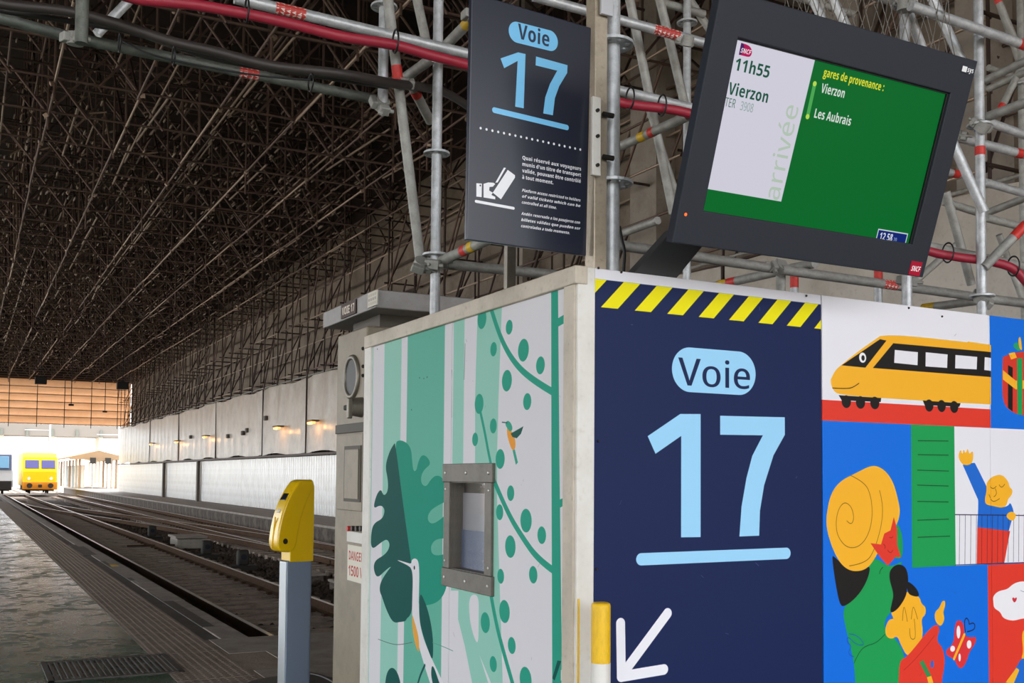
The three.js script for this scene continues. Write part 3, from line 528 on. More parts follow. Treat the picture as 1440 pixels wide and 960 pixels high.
// ---------------------------------------------------------------- the hoarding box with its mural boards
const C0 = [1.786,2.153,-2.926];
{
  const box = thing('site_hoarding', 'white hoarding box with green leaf mural, navy track board and train mural below the monitor', 'hoarding', [C0[0], 0, C0[2]]);
  const H = C0[1], T = 0.022, UB = [[1.084,.502]][0][0], UM = [[2.034,.233]][0][0];
  // navy board: 1.0 m wide
  const b = new Board(UB - 0.004, H, 900).fill(WHITE);
  const nx = [[.062,.056]][0][0], ny = [[.07,.036]][0][1];
  b.rect(nx, ny, UB, H, NAVY);
  { // hazard stripes along the top
    b.x.save(); b.x.beginPath(); b.x.rect(...b.m([nx, ny]), (UB - nx) * b.ppm, 0.1 * b.ppm); b.x.clip();
    const s = [[.181,.037],[.251,.032],[.147,.119],[.085,.118]], e = [[.864,.04],[.95,.039],[.861,.121],[.782,.122]];
    const du = (e[0][0] - s[0][0]) / 5;
    for (let k = -1; k < 8; k++) b.poly([[s[0][0] + k * du, ny - 0.001], [s[0][0] + k * du + 0.068, ny - 0.001], [s[0][0] + k * du - 0.025, ny + 0.094], [s[0][0] + k * du - 0.093, ny + 0.094]], HY);
    b.x.restore();
  }
  const pl = [[.461,.32],[.679,.313]], ph = [[.556,.236],[.556,.394]];
  b.pill(pl[0], [pl[1][0], pl[0][1]], ph[1][1] - ph[0][1], SKYBLUE);
  const vt = [[.409,.376],[.738,.37]], vc = [[.508,.277],[.508,.373]];
  b.text('Voie', vt[0], [vt[1][0], vt[0][1]], vc[1][1] - vc[0][1], NAVY, 'normal');
  b.x.lineWidth = 3; b.text('Voie', [vt[0][0] + 0.002, vt[0][1]], [vt[1][0] + 0.002, vt[0][1]], vc[1][1] - vc[0][1], NAVY, 'normal');
  const one = [[.28,.558],[.418,.477],[.507,.474],[.507,.907],[.422,.906],[.422,.554],[.313,.618]];
  b.poly(one, SKYBLUE);
  const sv = [[.594,.477],[.897,.472],[.897,.537],[.842,.614],[.797,.724],[.777,.817],[.773,.907],[.681,.908],[.691,.801],[.714,.698],[.741,.618],[.791,.542],[.594,.545]];
  b.poly(sv, SKYBLUE);
  const ln = [[.255,.977],[.902,.98]];
  b.pill([ln[0][0], ln[0][1]], [ln[1][0], ln[0][1] - 0.003], 0.042, SKYBLUE);
  for (const a of [[[.172,1.188],[.176,1.365]], [[.176,1.365],[.35,1.355]], [[.365,1.165],[.184,1.354]]]) b.pill(a[0], a[1], 0.036, '#f1f0f6');
  b.scuffs(14, 3, 'rgba(120,135,170,0.5)');
  const bm = b.material({ roughness: 0.5, bumpMap: speckle, bumpScale: 0.0015 });
  part('track_board', faced(UB - 0.004, H, T), bm, box, 'navy board with Voie 17, white arrow and hazard stripes').position.set(UB / 2, H / 2, -T / 2);

  // mural boards
  const MW = 2.2, m = new Board(MW, H, 930, { ox: UB }).fill(WHITE);
  const q = { tr0: [[2.038,.009],[2.034,.467],[1.088,.478],[1.089,.399],[2.031,.383]] };
  m.poly([[UB, 0], [q.tr0[0][0], 0], [q.tr0[1][0], q.tr0[1][1]], [UB, q.tr0[1][1]]], WHITE);
  m.rect(UB, q.tr0[3][1], q.tr0[0][0], q.tr0[2][1], RED);
  m.rect(q.tr0[0][0], 0, UB + MW, q.tr0[2][1], BLU);
  m.rect(UB, q.tr0[2][1], UB + MW, H, BLU);
  // train
  m.blob([[1.127,.32],[1.127,.32],[1.149,.284],[1.184,.26],[1.274,.201],[1.39,.135],[1.39,.135],[1.456,.126],[1.617,.122],[2.046,.126],[2.046,.126],[2.041,.378],[2.041,.378],[1.752,.38],[1.394,.379],[1.173,.376],[1.142,.364],[1.127,.338]], YEL);
  m.poly([[1.898,.121],[2.046,.126],[2.041,.378],[1.894,.377]], YEL);
  m.poly([[1.184,.262],[1.39,.147],[1.425,.15],[1.309,.264]], BLK).poly([[1.463,.158],[2.045,.156],[2.043,.262],[1.35,.263]], BLK);
  for (const w of [[[1.471,.184],[1.602,.185],[1.599,.238],[1.467,.236]], [[1.647,.182],[1.776,.183],[1.772,.239],[1.645,.24]], [[1.823,.182],[1.956,.182],[1.952,.235],[1.82,.238]], [[2.003,.18],[2.045,.181],[2.044,.236],[1.999,.235]]]) m.poly(w, WHITE);
  m.dot([[1.295,.226]][0], 0.019, 0.02, '#f4f2f4').dot([[1.297,.227]][0], 0.009, 0.011, BLK);
  m.line([[1.136,.352],[1.21,.352],[1.248,.343],[1.274,.327]], BLK, 0.003);
  m.poly([[1.167,.378],[1.394,.379],[1.391,.395],[1.183,.397]], BLK).poly([[1.627,.379],[1.851,.381],[1.843,.396],[1.638,.397]], BLK);
  for (const w of [[1.207,.401],[1.282,.401],[1.359,.4],[1.664,.398],[1.737,.397],[1.812,.398]]) m.dot(w, 0.0245, 0.0245, BLK);
  // gift
  m.blob([[2.121,.172],[2.121,.172],[2.198,.147],[2.308,.134],[2.42,.132],[2.414,.41],[2.255,.42],[2.185,.41],[2.117,.375],[2.114,.269]], '#d83a2a');
  for (const w of [[[2.154,.205],[2.184,.214],[2.18,.403],[2.15,.389]], [[2.259,.22],[2.29,.218],[2.286,.414],[2.255,.42]], [[2.338,.216],[2.37,.214],[2.365,.406],[2.333,.413]]]) m.poly(w, BLK);
  m.poly([[2.12,.228],[2.203,.269],[2.417,.253],[2.416,.286],[2.202,.307],[2.119,.268]], YEL).poly([[2.213,.173],[2.249,.169],[2.244,.416],[2.211,.414]], GRN);
  for (const w of [[[2.159,.154],[2.198,.146],[2.213,.169],[2.174,.18]], [[2.26,.142],[2.3,.137],[2.307,.163],[2.268,.168]]]) m.poly(w, YEL);
  m.blob([[2.183,.117],[2.214,.099],[2.237,.118],[2.237,.141],[2.206,.136]], '#2aa06a').blob([[2.222,.089],[2.238,.072],[2.245,.108],[2.248,.138],[2.229,.129]], YEL);
  // shutter and balcony
  const sh = [[1.558,.479],[1.811,.477],[1.806,1.048],[1.555,1.045]];
  m.rect(sh[0][0], q.tr0[2][1], sh[1][0], sh[2][1], GRN).rect(sh[1][0], q.tr0[2][1], UB + MW, sh[2][1], WHITE);
  for (const w of [[[1.598,.542],[1.774,.539]], [[1.597,.598],[1.774,.597]], [[1.593,.66],[1.775,.662]], [[1.592,.72],[1.772,.723]], [[1.592,.785],[1.771,.788]], [[1.591,.86],[1.772,.858]], [[1.592,.928],[1.778,.927]]]) m.line(w, '#0d3a20', 0.003);
  m.blob([[1.861,.637],[1.858,.635],[1.931,.625],[1.936,.629],[2.008,.728],[2.012,.738],[2.019,.792],[2.078,.814],[2.142,.808],[2.157,.788],[2.181,.833],[2.171,.853],[2.144,.913],[2.144,.915],[1.944,.893],[1.944,.893],[1.954,.782],[1.946,.772]], '#1f6bd0');
  m.blob([[1.84,.618],[1.833,.597],[1.848,.569],[1.859,.596],[1.865,.567],[1.879,.592],[1.891,.562],[1.899,.594],[1.923,.573],[1.925,.607],[1.913,.633],[1.867,.639]], YEL);
  m.blob([[2.003,.708],[2.036,.685],[2.103,.67],[2.147,.702],[2.152,.727],[2.174,.737],[2.167,.761],[2.142,.775],[2.133,.805],[2.101,.815],[2.048,.806],[1.995,.8],[1.993,.772],[2.005,.743]], YEL);
  m.line([[2.028,.723],[2.047,.741],[2.068,.723]], '#5a3c10', 0.0025).line([[2.087,.717],[2.102,.737],[2.122,.714]], '#5a3c10', 0.0025).line([[2.019,.758],[2.034,.784],[2.061,.788],[2.088,.775]], '#5a3c10', 0.0025).line([[2.062,.733],[2.079,.758],[2.052,.767]], '#5a3c10', 0.0025);
  m.poly([[1.944,.893],[2.153,.913],[2.113,1.047],[1.938,1.045]], RED);
  m.line([[1.811,.84],[2.501,.852]], '#241a30', 0.0035, false).line([[1.808,1.045],[2.496,1.05]], '#241a30', 0.003, false);
  for (let k = 0; k < 20; k++) { const a = [[1.838,.842],[1.832,1.043],[1.872,.842]]  ; const d = (a[2][0] - a[0][0]) * k; m.line([[a[0][0] + d, a[0][1]], [a[1][0] + d, a[1][1]]], '#241a30', 0.0022, false); }
  m.blob([[2.126,.845],[2.16,.827],[2.19,.839],[2.193,.849],[2.177,.871],[2.144,.865]], YEL);
  // red cell with cloud
  const rc = [[2.005,1.051]][0]; m.rect(rc[0], rc[1], UB + MW, H, RED);
  m.blob([[2.041,1.208],[2.038,1.183],[2.072,1.162],[2.132,1.158],[2.17,1.134],[2.24,1.125],[2.333,1.146],[2.379,1.214],[2.33,1.293],[2.236,1.283],[2.167,1.294],[2.099,1.278],[2.085,1.25],[2.043,1.233]], '#f1eff2');
  m.blob([[2.158,1.199],[2.168,1.192],[2.177,1.2],[2.189,1.192],[2.192,1.203],[2.175,1.219]], '#d22f3a').line([[2.216,1.166],[2.239,1.177],[2.27,1.174]], '#8899aa', 0.002);
  m.blob([[2.235,1.328],[2.219,1.357],[2.23,1.428],[2.21,1.457],[2.263,1.481],[2.327,1.405],[2.297,1.342]], YEL).blob([[2.186,1.485],[2.217,1.447],[2.294,1.473],[2.323,1.606],[2.169,1.593],[2.117,1.544]], '#1f6bd0').poly([[2.112,1.546],[2.183,1.49],[2.201,1.501],[2.162,1.557]], YEL);
  // traveller with rolled mat
  m.blob([[1.473,.869],[1.489,.884],[1.506,.921],[1.509,1.006],[1.465,1.014],[1.446,.976]], GRN);
  m.blob([[1.323,1.028],[1.355,.999],[1.432,1.045],[1.518,1.015],[1.471,1.051],[1.457,1.125],[1.443,1.216],[1.404,1.242],[1.404,1.288],[1.475,1.329],[1.52,1.406],[1.486,1.496],[1.471,1.623],[1.255,1.602],[1.244,1.475],[1.239,1.394],[1.202,1.284],[1.176,1.184],[1.253,1.152],[1.297,1.1]], GRN);
  m.blob([[1.126,.986],[1.144,.995],[1.205,1.04],[1.266,1.053],[1.327,1.03],[1.323,1.064],[1.297,1.109],[1.253,1.152],[1.193,1.183],[1.167,1.177],[1.145,1.094]], BLK);
  m.blob([[1.1,.869],[1.103,.824],[1.124,.753],[1.176,.703],[1.264,.672],[1.346,.64],[1.41,.66],[1.456,.706],[1.481,.771],[1.496,.828],[1.473,.883],[1.408,.933],[1.358,1.001],[1.311,1.046],[1.242,1.054],[1.187,1.034],[1.144,.986],[1.11,.914]], YEL);
  m.line([[1.206,.858],[1.224,.873],[1.241,.86],[1.241,.83],[1.226,.8],[1.194,.785],[1.163,.811],[1.148,.861],[1.156,.915],[1.203,.961],[1.267,.961],[1.318,.918],[1.343,.845],[1.335,.762],[1.301,.709],[1.226,.684]], '#7a5510', 0.0025).line([[1.381,.742],[1.399,.79],[1.393,.873],[1.351,.974],[1.304,1.023],[1.217,1.03]], '#7a5510', 0.0025);
  m.poly([[1.33,.946],[1.387,.952],[1.405,.91],[1.439,.898],[1.458,.846],[1.476,.893],[1.475,.956],[1.496,1.005],[1.467,1.002],[1.423,1.036],[1.384,1.004]], RED);
  m.line([[1.401,.952],[1.414,.957],[1.407,.968]], '#8d1c14', 0.0025).line([[1.434,.925],[1.447,.931],[1.452,.922]], '#8d1c14', 0.0025).line([[1.423,.975],[1.439,.994],[1.451,.976]], '#8d1c14', 0.0025);
  m.line([[1.378,1.066],[1.379,1.05],[1.396,1.041]], '#0d3a20', 0.0025).line([[1.239,1.4],[1.264,1.36],[1.301,1.338],[1.365,1.331],[1.404,1.301]], '#0d3a20', 0.0025);
  m.line([[1.215,1.287],[1.252,1.292],[1.301,1.336],[1.251,1.332],[1.205,1.293],[1.202,1.32],[1.229,1.333],[1.202,1.365],[1.239,1.376]], '#1550b0', 0.0028);
  m.blob([[1.433,1.216],[1.456,1.245],[1.427,1.243],[1.404,1.278],[1.411,1.311],[1.442,1.323],[1.472,1.31],[1.491,1.348],[1.526,1.397],[1.566,1.386],[1.607,1.347],[1.617,1.301],[1.606,1.253],[1.632,1.237],[1.635,1.208],[1.608,1.192],[1.6,1.164],[1.53,1.135],[1.516,1.16],[1.47,1.204]], YEL);
  m.blob([[1.429,1.086],[1.435,1.05],[1.478,1.029],[1.524,1.043],[1.538,1.091],[1.528,1.128],[1.523,1.16],[1.476,1.209],[1.43,1.223],[1.444,1.179],[1.455,1.148]], BLK).blob([[1.527,1.109],[1.537,1.1],[1.583,1.13],[1.602,1.166],[1.549,1.158],[1.53,1.142]], BLK);
  m.line([[1.502,1.253],[1.505,1.201],[1.517,1.203],[1.528,1.258]], '#7a5510', 0.0025).line([[1.551,1.25],[1.557,1.204],[1.569,1.204],[1.586,1.252]], '#7a5510', 0.0025).line([[1.541,1.287],[1.541,1.322],[1.56,1.333],[1.577,1.322],[1.567,1.251]], '#7a5510', 0.0025);
  m.blob([[1.483,1.405],[1.526,1.399],[1.68,1.271],[1.719,1.295],[1.69,1.343],[1.73,1.374],[1.744,1.432],[1.721,1.506],[1.705,1.646],[1.471,1.623],[1.477,1.495]], RED).dot([[1.667,1.436]][0], 0.009, 0.015, '#1f6bd0');
  m.line([[1.506,1.447],[1.58,1.41],[1.682,1.323]], '#a81f16', 0.002);
  m.blob([[1.686,1.267],[1.684,1.229],[1.711,1.216],[1.728,1.187],[1.748,1.186],[1.745,1.213],[1.733,1.233],[1.744,1.261],[1.719,1.293]], YEL);
  m.poly([[1.595,1.423],[1.616,1.416],[1.661,1.482],[1.639,1.488]], '#2f8f50').poly([[1.636,1.485],[1.661,1.482],[1.682,1.531],[1.652,1.533]], YEL);
  // butterfly
  m.blob([[1.808,1.272],[1.839,1.27],[1.856,1.291],[1.858,1.336],[1.895,1.345],[1.933,1.343],[1.924,1.373],[1.886,1.404],[1.871,1.441],[1.842,1.468],[1.817,1.461],[1.797,1.424],[1.753,1.41],[1.745,1.386],[1.793,1.364],[1.799,1.312]], '#e0353a');
  m.dot([[1.823,1.318]][0], 0.0115, 0.026, '#f3eef2').dot([[1.886,1.372]][0], 0.014, 0.017, '#f3eef2').dot([[1.787,1.383]][0], 0.014, 0.012, '#f3eef2').dot([[1.828,1.421]][0], 0.007, 0.016, '#f3eef2');
  m.line([[1.858,1.331],[1.795,1.424]], YEL, 0.013, false).line([[1.864,1.32],[1.856,1.28],[1.871,1.26],[1.888,1.278],[1.886,1.292],[1.911,1.284],[1.925,1.296],[1.916,1.317],[1.876,1.32]], '#20153a', 0.0045);
  m.scuffs(24, 9, 'rgba(90,80,90,0.35)');
  const mm = m.material({ roughness: 0.42, bumpMap: speckle, bumpScale: 0.0012 });
  const w1 = UM - UB - 0.004, w2 = MW - (UM - UB) - 0.004;
  part('mural_board', faced(w1, H, T, 0.002, 0, w1 / MW), mm, box, 'board with yellow train above travellers').position.set((UB + UM) / 2, H / 2, -T / 2 + 0.001);
  part('mural_board', faced(w2, H, T, 0.002, (UM - UB) / MW, 1), mm, box, 'board with gift box and balcony').position.set(UM + (UB + MW - UM) / 2, H / 2, -T / 2 - 0.001);
  // leaf mural on the left side
  const WL = [[2.03,.813]][0][0], SEAM = [[1.003,.496]][0][0], PR = [[.069,.77]][0][0], LP = [[1.969,.811]][0][0];
  const g = new Board(WL, H, 930, { flip: true }).fill('#dedbe0');
  const pale = '#96cdbc', midg = '#67b59f', strong = '#2a9f86', deep = '#07544f', lead = '#17937c';
  const band = (pts, col) => g.poly(pts, col);
  const bottom = 2.2, vert = (a, c, col) => g.rect(a, 0, c, bottom, col);
  vert([[2.001,.528]][0][0], [[1.945,.529]][0][0], '#9fd3c5'); vert([[1.792,.533]][0][0], [[1.57,.539]][0][0], pale); vert([[1.496,.541]][0][0], [[1.078,.553]][0][0], midg);
  vert([[.988,.141]][0][0], [[.883,.153]][0][0], pale);
  band([[.761,.01],[.551,.041],[.573,.404],[.581,.62],[.578,.781],[.518,1.463],[.965,1.542],[.974,1.174],[.761,1.153],[.778,.391]], pale);
  band([[1.041,1.175],[.901,1.161],[.853,1.279],[.743,1.366],[.597,1.494],[1.03,1.573]], '#dedbe0');
  band([[.915,1.162],[.817,1.153],[.818,1.265],[.765,1.332],[.637,1.484],[.596,1.512],[.76,1.542],[.851,1.372],[.916,1.277]], pale);
  g.blob([[.816,1.171],[.726,1.157],[.726,1.253],[.726,1.354],[.765,1.332],[.81,1.264]], '#dedbe0');
  for (const s of [[[.647,.045],[.584,.15],[.466,.27],[.319,.352],[.166,.407]], [[.593,.728],[.493,.832],[.381,.914],[.257,.99],[.15,1.018]], [[.628,1.134],[.582,1.245],[.502,1.365],[.435,1.457],[.416,1.487]]]) g.line(s, strong, 0.026);
  g.line([[.732,.441],[.688,.526],[.651,.619],[.593,.728]], strong, 0.018);
  g.poly([[.179,.033],[.132,.034],[.121,.417],[.115,.628],[.169,.628]], strong).poly([[.169,.626],[.115,.627],[.086,1.418],[.152,1.43]], strong);
  g.poly([[.129,.157],[.066,.146],[.065,.176],[.128,.186]], strong).poly([[.116,.778],[.063,.764],[.063,.79],[.113,.805]], strong);
  g.poly([[.098,1.31],[.053,1.211],[.052,1.318],[.098,1.345]], strong).poly([[.153,1.382],[.119,1.317],[.094,1.315],[.137,1.387]], deep).poly([[.096,1.345],[.052,1.334],[.051,1.365],[.096,1.38]], '#dedbe0');
  for (const [p, rx, ry] of [[[[.723,.082]], 20, 40], [[[.491,.143]], 14, 28], [[[.378,.241]], 21, 42], [[[.619,.212]], 14, 28], [[[.251,.308]], 16, 32], [[[.506,.342]], 21, 41], [[[.346,.43]], 16, 31], [[[.741,.415]], 20, 40], [[[.615,.507]], 15, 29], [[[.774,.554]], 14, 27], [[[.555,.634]], 20, 38], [[[.468,.761]], 15, 29], [[[.348,.857]], 22, 43], [[[.233,.903]], 16, 31], [[[.467,.957]], 21, 42], [[[.292,1.045]], 15, 31], [[[.509,1.199]], 21, 43], [[[.668,1.26]], 21, 40], [[[.449,1.315]], 15, 31], [[[.597,1.406]], 14, 30], [[[.342,1.419]], 22, 45], [[[.555,.834]], 14, 30], [[[.542,1.072]], 12, 28]]) g.dot(p[0], ry * 0.00098, ry * 0.00098, strong);
  // small bird
  g.blob([[.499,.511],[.476,.525],[.45,.543],[.431,.574],[.436,.6],[.46,.604],[.487,.569],[.503,.537]], '#f0a03c').blob([[.519,.504],[.5,.49],[.469,.501],[.454,.526],[.476,.535],[.495,.524]], '#3aa58c').line([[.542,.496],[.5,.5]], '#2c5a58', 0.004, false).poly([[.472,.541],[.373,.518],[.391,.544],[.424,.56],[.457,.554]], '#1f5b52').poly([[.456,.603],[.438,.6],[.413,.648],[.429,.657]], '#3aa58c');
  // leaf: pale half and dark half
  g.blob([[1.647,.546],[1.575,.533],[1.484,.55],[1.435,.581],[1.425,.631],[1.408,.68],[1.372,.677],[1.353,.637],[1.313,.605],[1.251,.616],[1.208,.648],[1.286,.672],[1.32,.701],[1.314,.736],[1.259,.748],[1.216,.718],[1.159,.696],[1.094,.702],[1.04,.742],[1.029,.802],[1.029,.802],[1.136,.825],[1.222,.853],[1.245,.889],[1.193,.909],[1.1,.883],[1.028,.85],[1.028,.85],[1.025,.957],[1.025,.957],[1.156,.968],[1.207,1.005],[1.182,1.039],[1.084,1.032],[1.024,1.014],[1.024,1.014],[1.012,1.095],[1.039,1.18],[1.12,1.233],[1.243,1.26],[1.342,1.269],[1.424,1.15],[1.453,1.072],[1.542,.835]], lead);
  g.blob([[1.633,.548],[1.647,.548],[1.709,.586],[1.763,.655],[1.722,.718],[1.72,.776],[1.778,.799],[1.815,.762],[1.878,.795],[1.922,.865],[1.815,.84],[1.755,.86],[1.782,.905],[1.904,.932],[1.943,.977],[1.942,1.07],[1.793,1.017],[1.72,.999],[1.681,1.026],[1.732,1.072],[1.918,1.122],[1.864,1.204],[1.729,1.145],[1.654,1.12],[1.614,1.141],[1.646,1.185],[1.82,1.243],[1.783,1.276],[1.721,1.333],[1.633,1.384],[1.536,1.367],[1.456,1.352],[1.407,1.247],[1.406,1.197],[1.426,1.07],[1.426,1.07],[1.529,.824]], deep);
  g.blob([[1.824,1.253],[1.752,1.291],[1.673,1.337],[1.558,1.362],[1.452,1.343],[1.398,1.3],[1.396,1.2],[1.39,1.115],[1.577,1.076],[1.788,1.193]], deep);
  // heron
  g.blob([[1.589,1.091],[1.577,1.088],[1.475,1.092],[1.416,1.094],[1.416,1.075],[1.373,1.064],[1.334,1.075],[1.324,1.131],[1.325,1.193],[1.328,1.276],[1.309,1.356],[1.246,1.43],[1.054,1.558],[.958,1.617],[1.125,1.649],[1.27,1.504],[1.353,1.404],[1.402,1.337],[1.402,1.242],[1.397,1.158],[1.412,1.115],[1.46,1.103]], '#e4e1e6');
  g.dot([[1.382,1.108]][0], 0.008, 0.009, BLK).blob([[1.406,1.308],[1.374,1.344],[1.335,1.386],[1.315,1.429],[1.318,1.479],[1.36,1.446],[1.395,1.388]], '#e9a847');
  g.blob([[1.319,1.208],[1.27,1.234],[1.217,1.284],[1.174,1.359],[1.161,1.427],[1.167,1.488],[1.217,1.446],[1.273,1.393],[1.321,1.327]], deep).blob([[1.17,1.488],[1.078,1.582],[1.029,1.602],[1.126,1.62],[1.188,1.552]], deep).line([[1.251,1.517],[1.294,1.559],[1.327,1.611],[1.358,1.663]], deep, 0.014);
  g.dot([[1.62,1.685]][0], 0.1, 0.095, deep);
  g.line([[1.824,1.485],[1.652,1.486],[1.505,1.465],[1.393,1.438]], '#5d6d6b', 0.003).line([[1.17,1.408],[1.058,1.407],[.963,1.412]], '#5d9d8b', 0.003).line([[.052,1.272],[-.015,1.268]], '#5a5a50', 0.003);
  g.line([[.876,.163],[.877,.231],[.882,.308]], '#6e7a77', 0.004).line([[1.004,.258],[.998,.456]], '#8a8f90', 0.003);
  for (const p of [[1.35,.263],[1.301,.27],[1.264,.267],[1.892,.077],[1.439,.401]]) g.dot(p, 0.005, 0.004, '#3f6f63');
  g.scuffs(40, 21, 'rgba(110,110,115,0.4)');
  const gm = g.material({ roughness: 0.6, specularIntensity: 0.2, bumpMap: speckle, bumpScale: 0.0015 });
  const wo = [[1.046,.649],[.604,.644],[.565,1.117],[1.003,1.154]], u0 = wo[1][0], u1 = wo[0][0], vt0 = wo[0][1], vb0 = wo[3][1];
  const leafBoard = (a, c, label) => {                       // each board has a notch for the window that sits on the joint
    const A = a + 0.002, C = c - 0.002, top = H - 0.05, y0 = H - vb0 + 0.02, y1 = H - vt0 - 0.02, q = (u, y) => [WL - u, y];
    const poly = a < 0.1 ? [q(C, 0), q(A, 0), q(A, top), q(C, top), q(C, y1), q(u0 + 0.02, y1), q(u0 + 0.02, y0), q(C, y0)] : [q(C, 0), q(A, 0), q(A, y0), q(u1 - 0.02, y0), q(u1 - 0.02, y1), q(A, y1), q(A, top), q(C, top)];
    const geo = prism(poly, T), P = geo.attributes.position, uv = geo.attributes.uv;
    for (let i = 0; i < P.count; i++) uv.setXY(i, P.getX(i) / WL, P.getY(i) / H);
    const p = part('leaf_board', geo, gm, box, label); p.rotation.y = -Math.PI / 2; p.position.set(T, 0, -WL);
  };
  leafBoard(0.0, SEAM, 'board with dotted branches and small bird'); leafBoard(SEAM, WL, 'board with large split leaf and white heron');
  // frame
  const wp = M.whitePaint, bp = M.beigePaint;
  part('corner_post', metres(rb([[.064,.533]][0][0] + 0.004, H, 0.045, 0.004, ([[.064,.533]][0][0] - 0.004) / 2, H / 2, -0.016)), wp, box, 'white corner strip');
  part('paint_streak', rb(0.007, 0.95, 0.003, 0.001, 0.004, 0.58, 0.0075), M.yellowPaint, box, 'thin yellow paint streak');
  part('side_post', metres(rb(0.03, H - 0.045, PR, 0.004, 0.003, (H - 0.045) / 2, -PR / 2 - 0.006)), bp, box, 'beige timber post');
  part('end_post', metres(rb(0.03, H - 0.045, WL - LP + 0.03, 0.004, 0.003, (H - 0.045) / 2, -(WL + LP) / 2)), wp, box);
  part('top_rail', metres(rb(0.05, 0.062, WL + 0.02, 0.005, 0.008, H - 0.03, -WL / 2)), bp, box, 'beige timber top rail');
  part('back_panel', metres(bx(3.2, H, T, 1.6, H / 2, -WL)), wp, box);
  part('end_panel', metres(bx(T, H, WL, UB + MW, H / 2, -WL / 2)), wp, box);
  const r = rng(4);
  for (const [u, v] of [[.078,-.001],[.17,.004],[1.005,.01],[1.552,.01],[1.745,.029],[.081,.58],[.076,1.004]]) part('screw', moved(new THREE.SphereGeometry(0.0045, 8, 6), u, H - v, 0.003), M.boltDark, box);
  // window
  const win = new THREE.Group(); win.name = 'window'; box.add(win); win.rotation.y = -Math.PI / 2; win.position.set(-0.004, H - (vt0 + vb0) / 2, -(u0 + u1) / 2);
  const ww = u1 - u0, wh = vb0 - vt0, st = 0.058, sv2 = 0.075;
  part('frame_strip', metres(rb(ww + 0.02, sv2, 0.02, 0.003, 0, wh / 2 - sv2 / 2, 0)), M.windowFrame, win); part('frame_strip', metres(rb(ww + 0.02, sv2, 0.02, 0.003, 0, -wh / 2 + sv2 / 2, 0)), M.windowFrame, win);
  for (const s of [-1, 1]) part('frame_strip', metres(rb(st, wh - 2 * sv2, 0.016, 0.003, s * (ww / 2 - st / 2), 0, 0)), M.windowFrame, win);
  const iw = ww - 2 * st, ih = wh - 2 * sv2;
  for (const s of [-1, 1]) { part('reveal', bx(0.006, ih, 0.06, s * iw / 2, 0, -0.03), M.windowFrame, win); part('reveal', bx(iw, 0.006, 0.06, 0, s * ih / 2, -0.03), M.windowFrame, win); }
  part('pane', bx(iw, ih, 0.004, 0, 0, -0.03), M.pane, win);
  part('back', bx(iw + 0.1, ih + 0.1, 0.006, 0, 0, -0.075), M.blackMatt, win);
  part('blind', bx(iw - 0.004, ih * 0.45, 0.004, 0, ih * 0.15, -0.055), M.blindGrey, win); part('blind', bx(iw - 0.004, ih * 0.46, 0.004, 0, -ih * 0.28, -0.05), M.blindBlue, win);
  for (const [x, y] of [[-1, 1], [0, 1], [1, 1], [-1, -1], [0, -1], [1, -1]]) part('screw', moved(new THREE.SphereGeometry(0.007, 10, 6).scale(1, 1, 0.5), x * (ww / 2 - 0.02), y * (wh / 2 - sv2 / 2), 0.011), M.bolt, win);
  for (const [x, y] of [[-1, 1], [1, 1], [-1, -1], [1, -1]]) part('screw', moved(new THREE.SphereGeometry(0.006, 10, 6).scale(1, 1, 0.5), x * (ww / 2 - 0.02), y * (wh / 2 - sv2 - 0.03), 0.009), M.bolt, win);
}
{ // guard post at the corner
  const p = [1.804,1.026,-2.805], t = thing('guard_post', 'round post with yellow top and white base at the corner of the hoarding', 'post', [p[0], 0, p[2]]);
  const R = 0.031, pts = [[0, 1.056], [R - 0.008, 1.056], [R - 0.002, 1.052], [R, 1.045], [R, 0.865]].map((a) => new THREE.Vector2(...a));
  part('yellow_top', new THREE.LatheGeometry(pts.reverse(), 28), M.yellowPaint, t, 'yellow painted top');
  part('white_base', new THREE.CylinderGeometry(R + 0.0006, R + 0.0006, 0.866, 28).translate(0, 0.433, 0), M.whitePaint, t, 'white painted lower part');
  part('flange', new THREE.CylinderGeometry(0.07, 0.07, 0.012, 24).translate(0, 0.006, 0), M.steel, t);
}

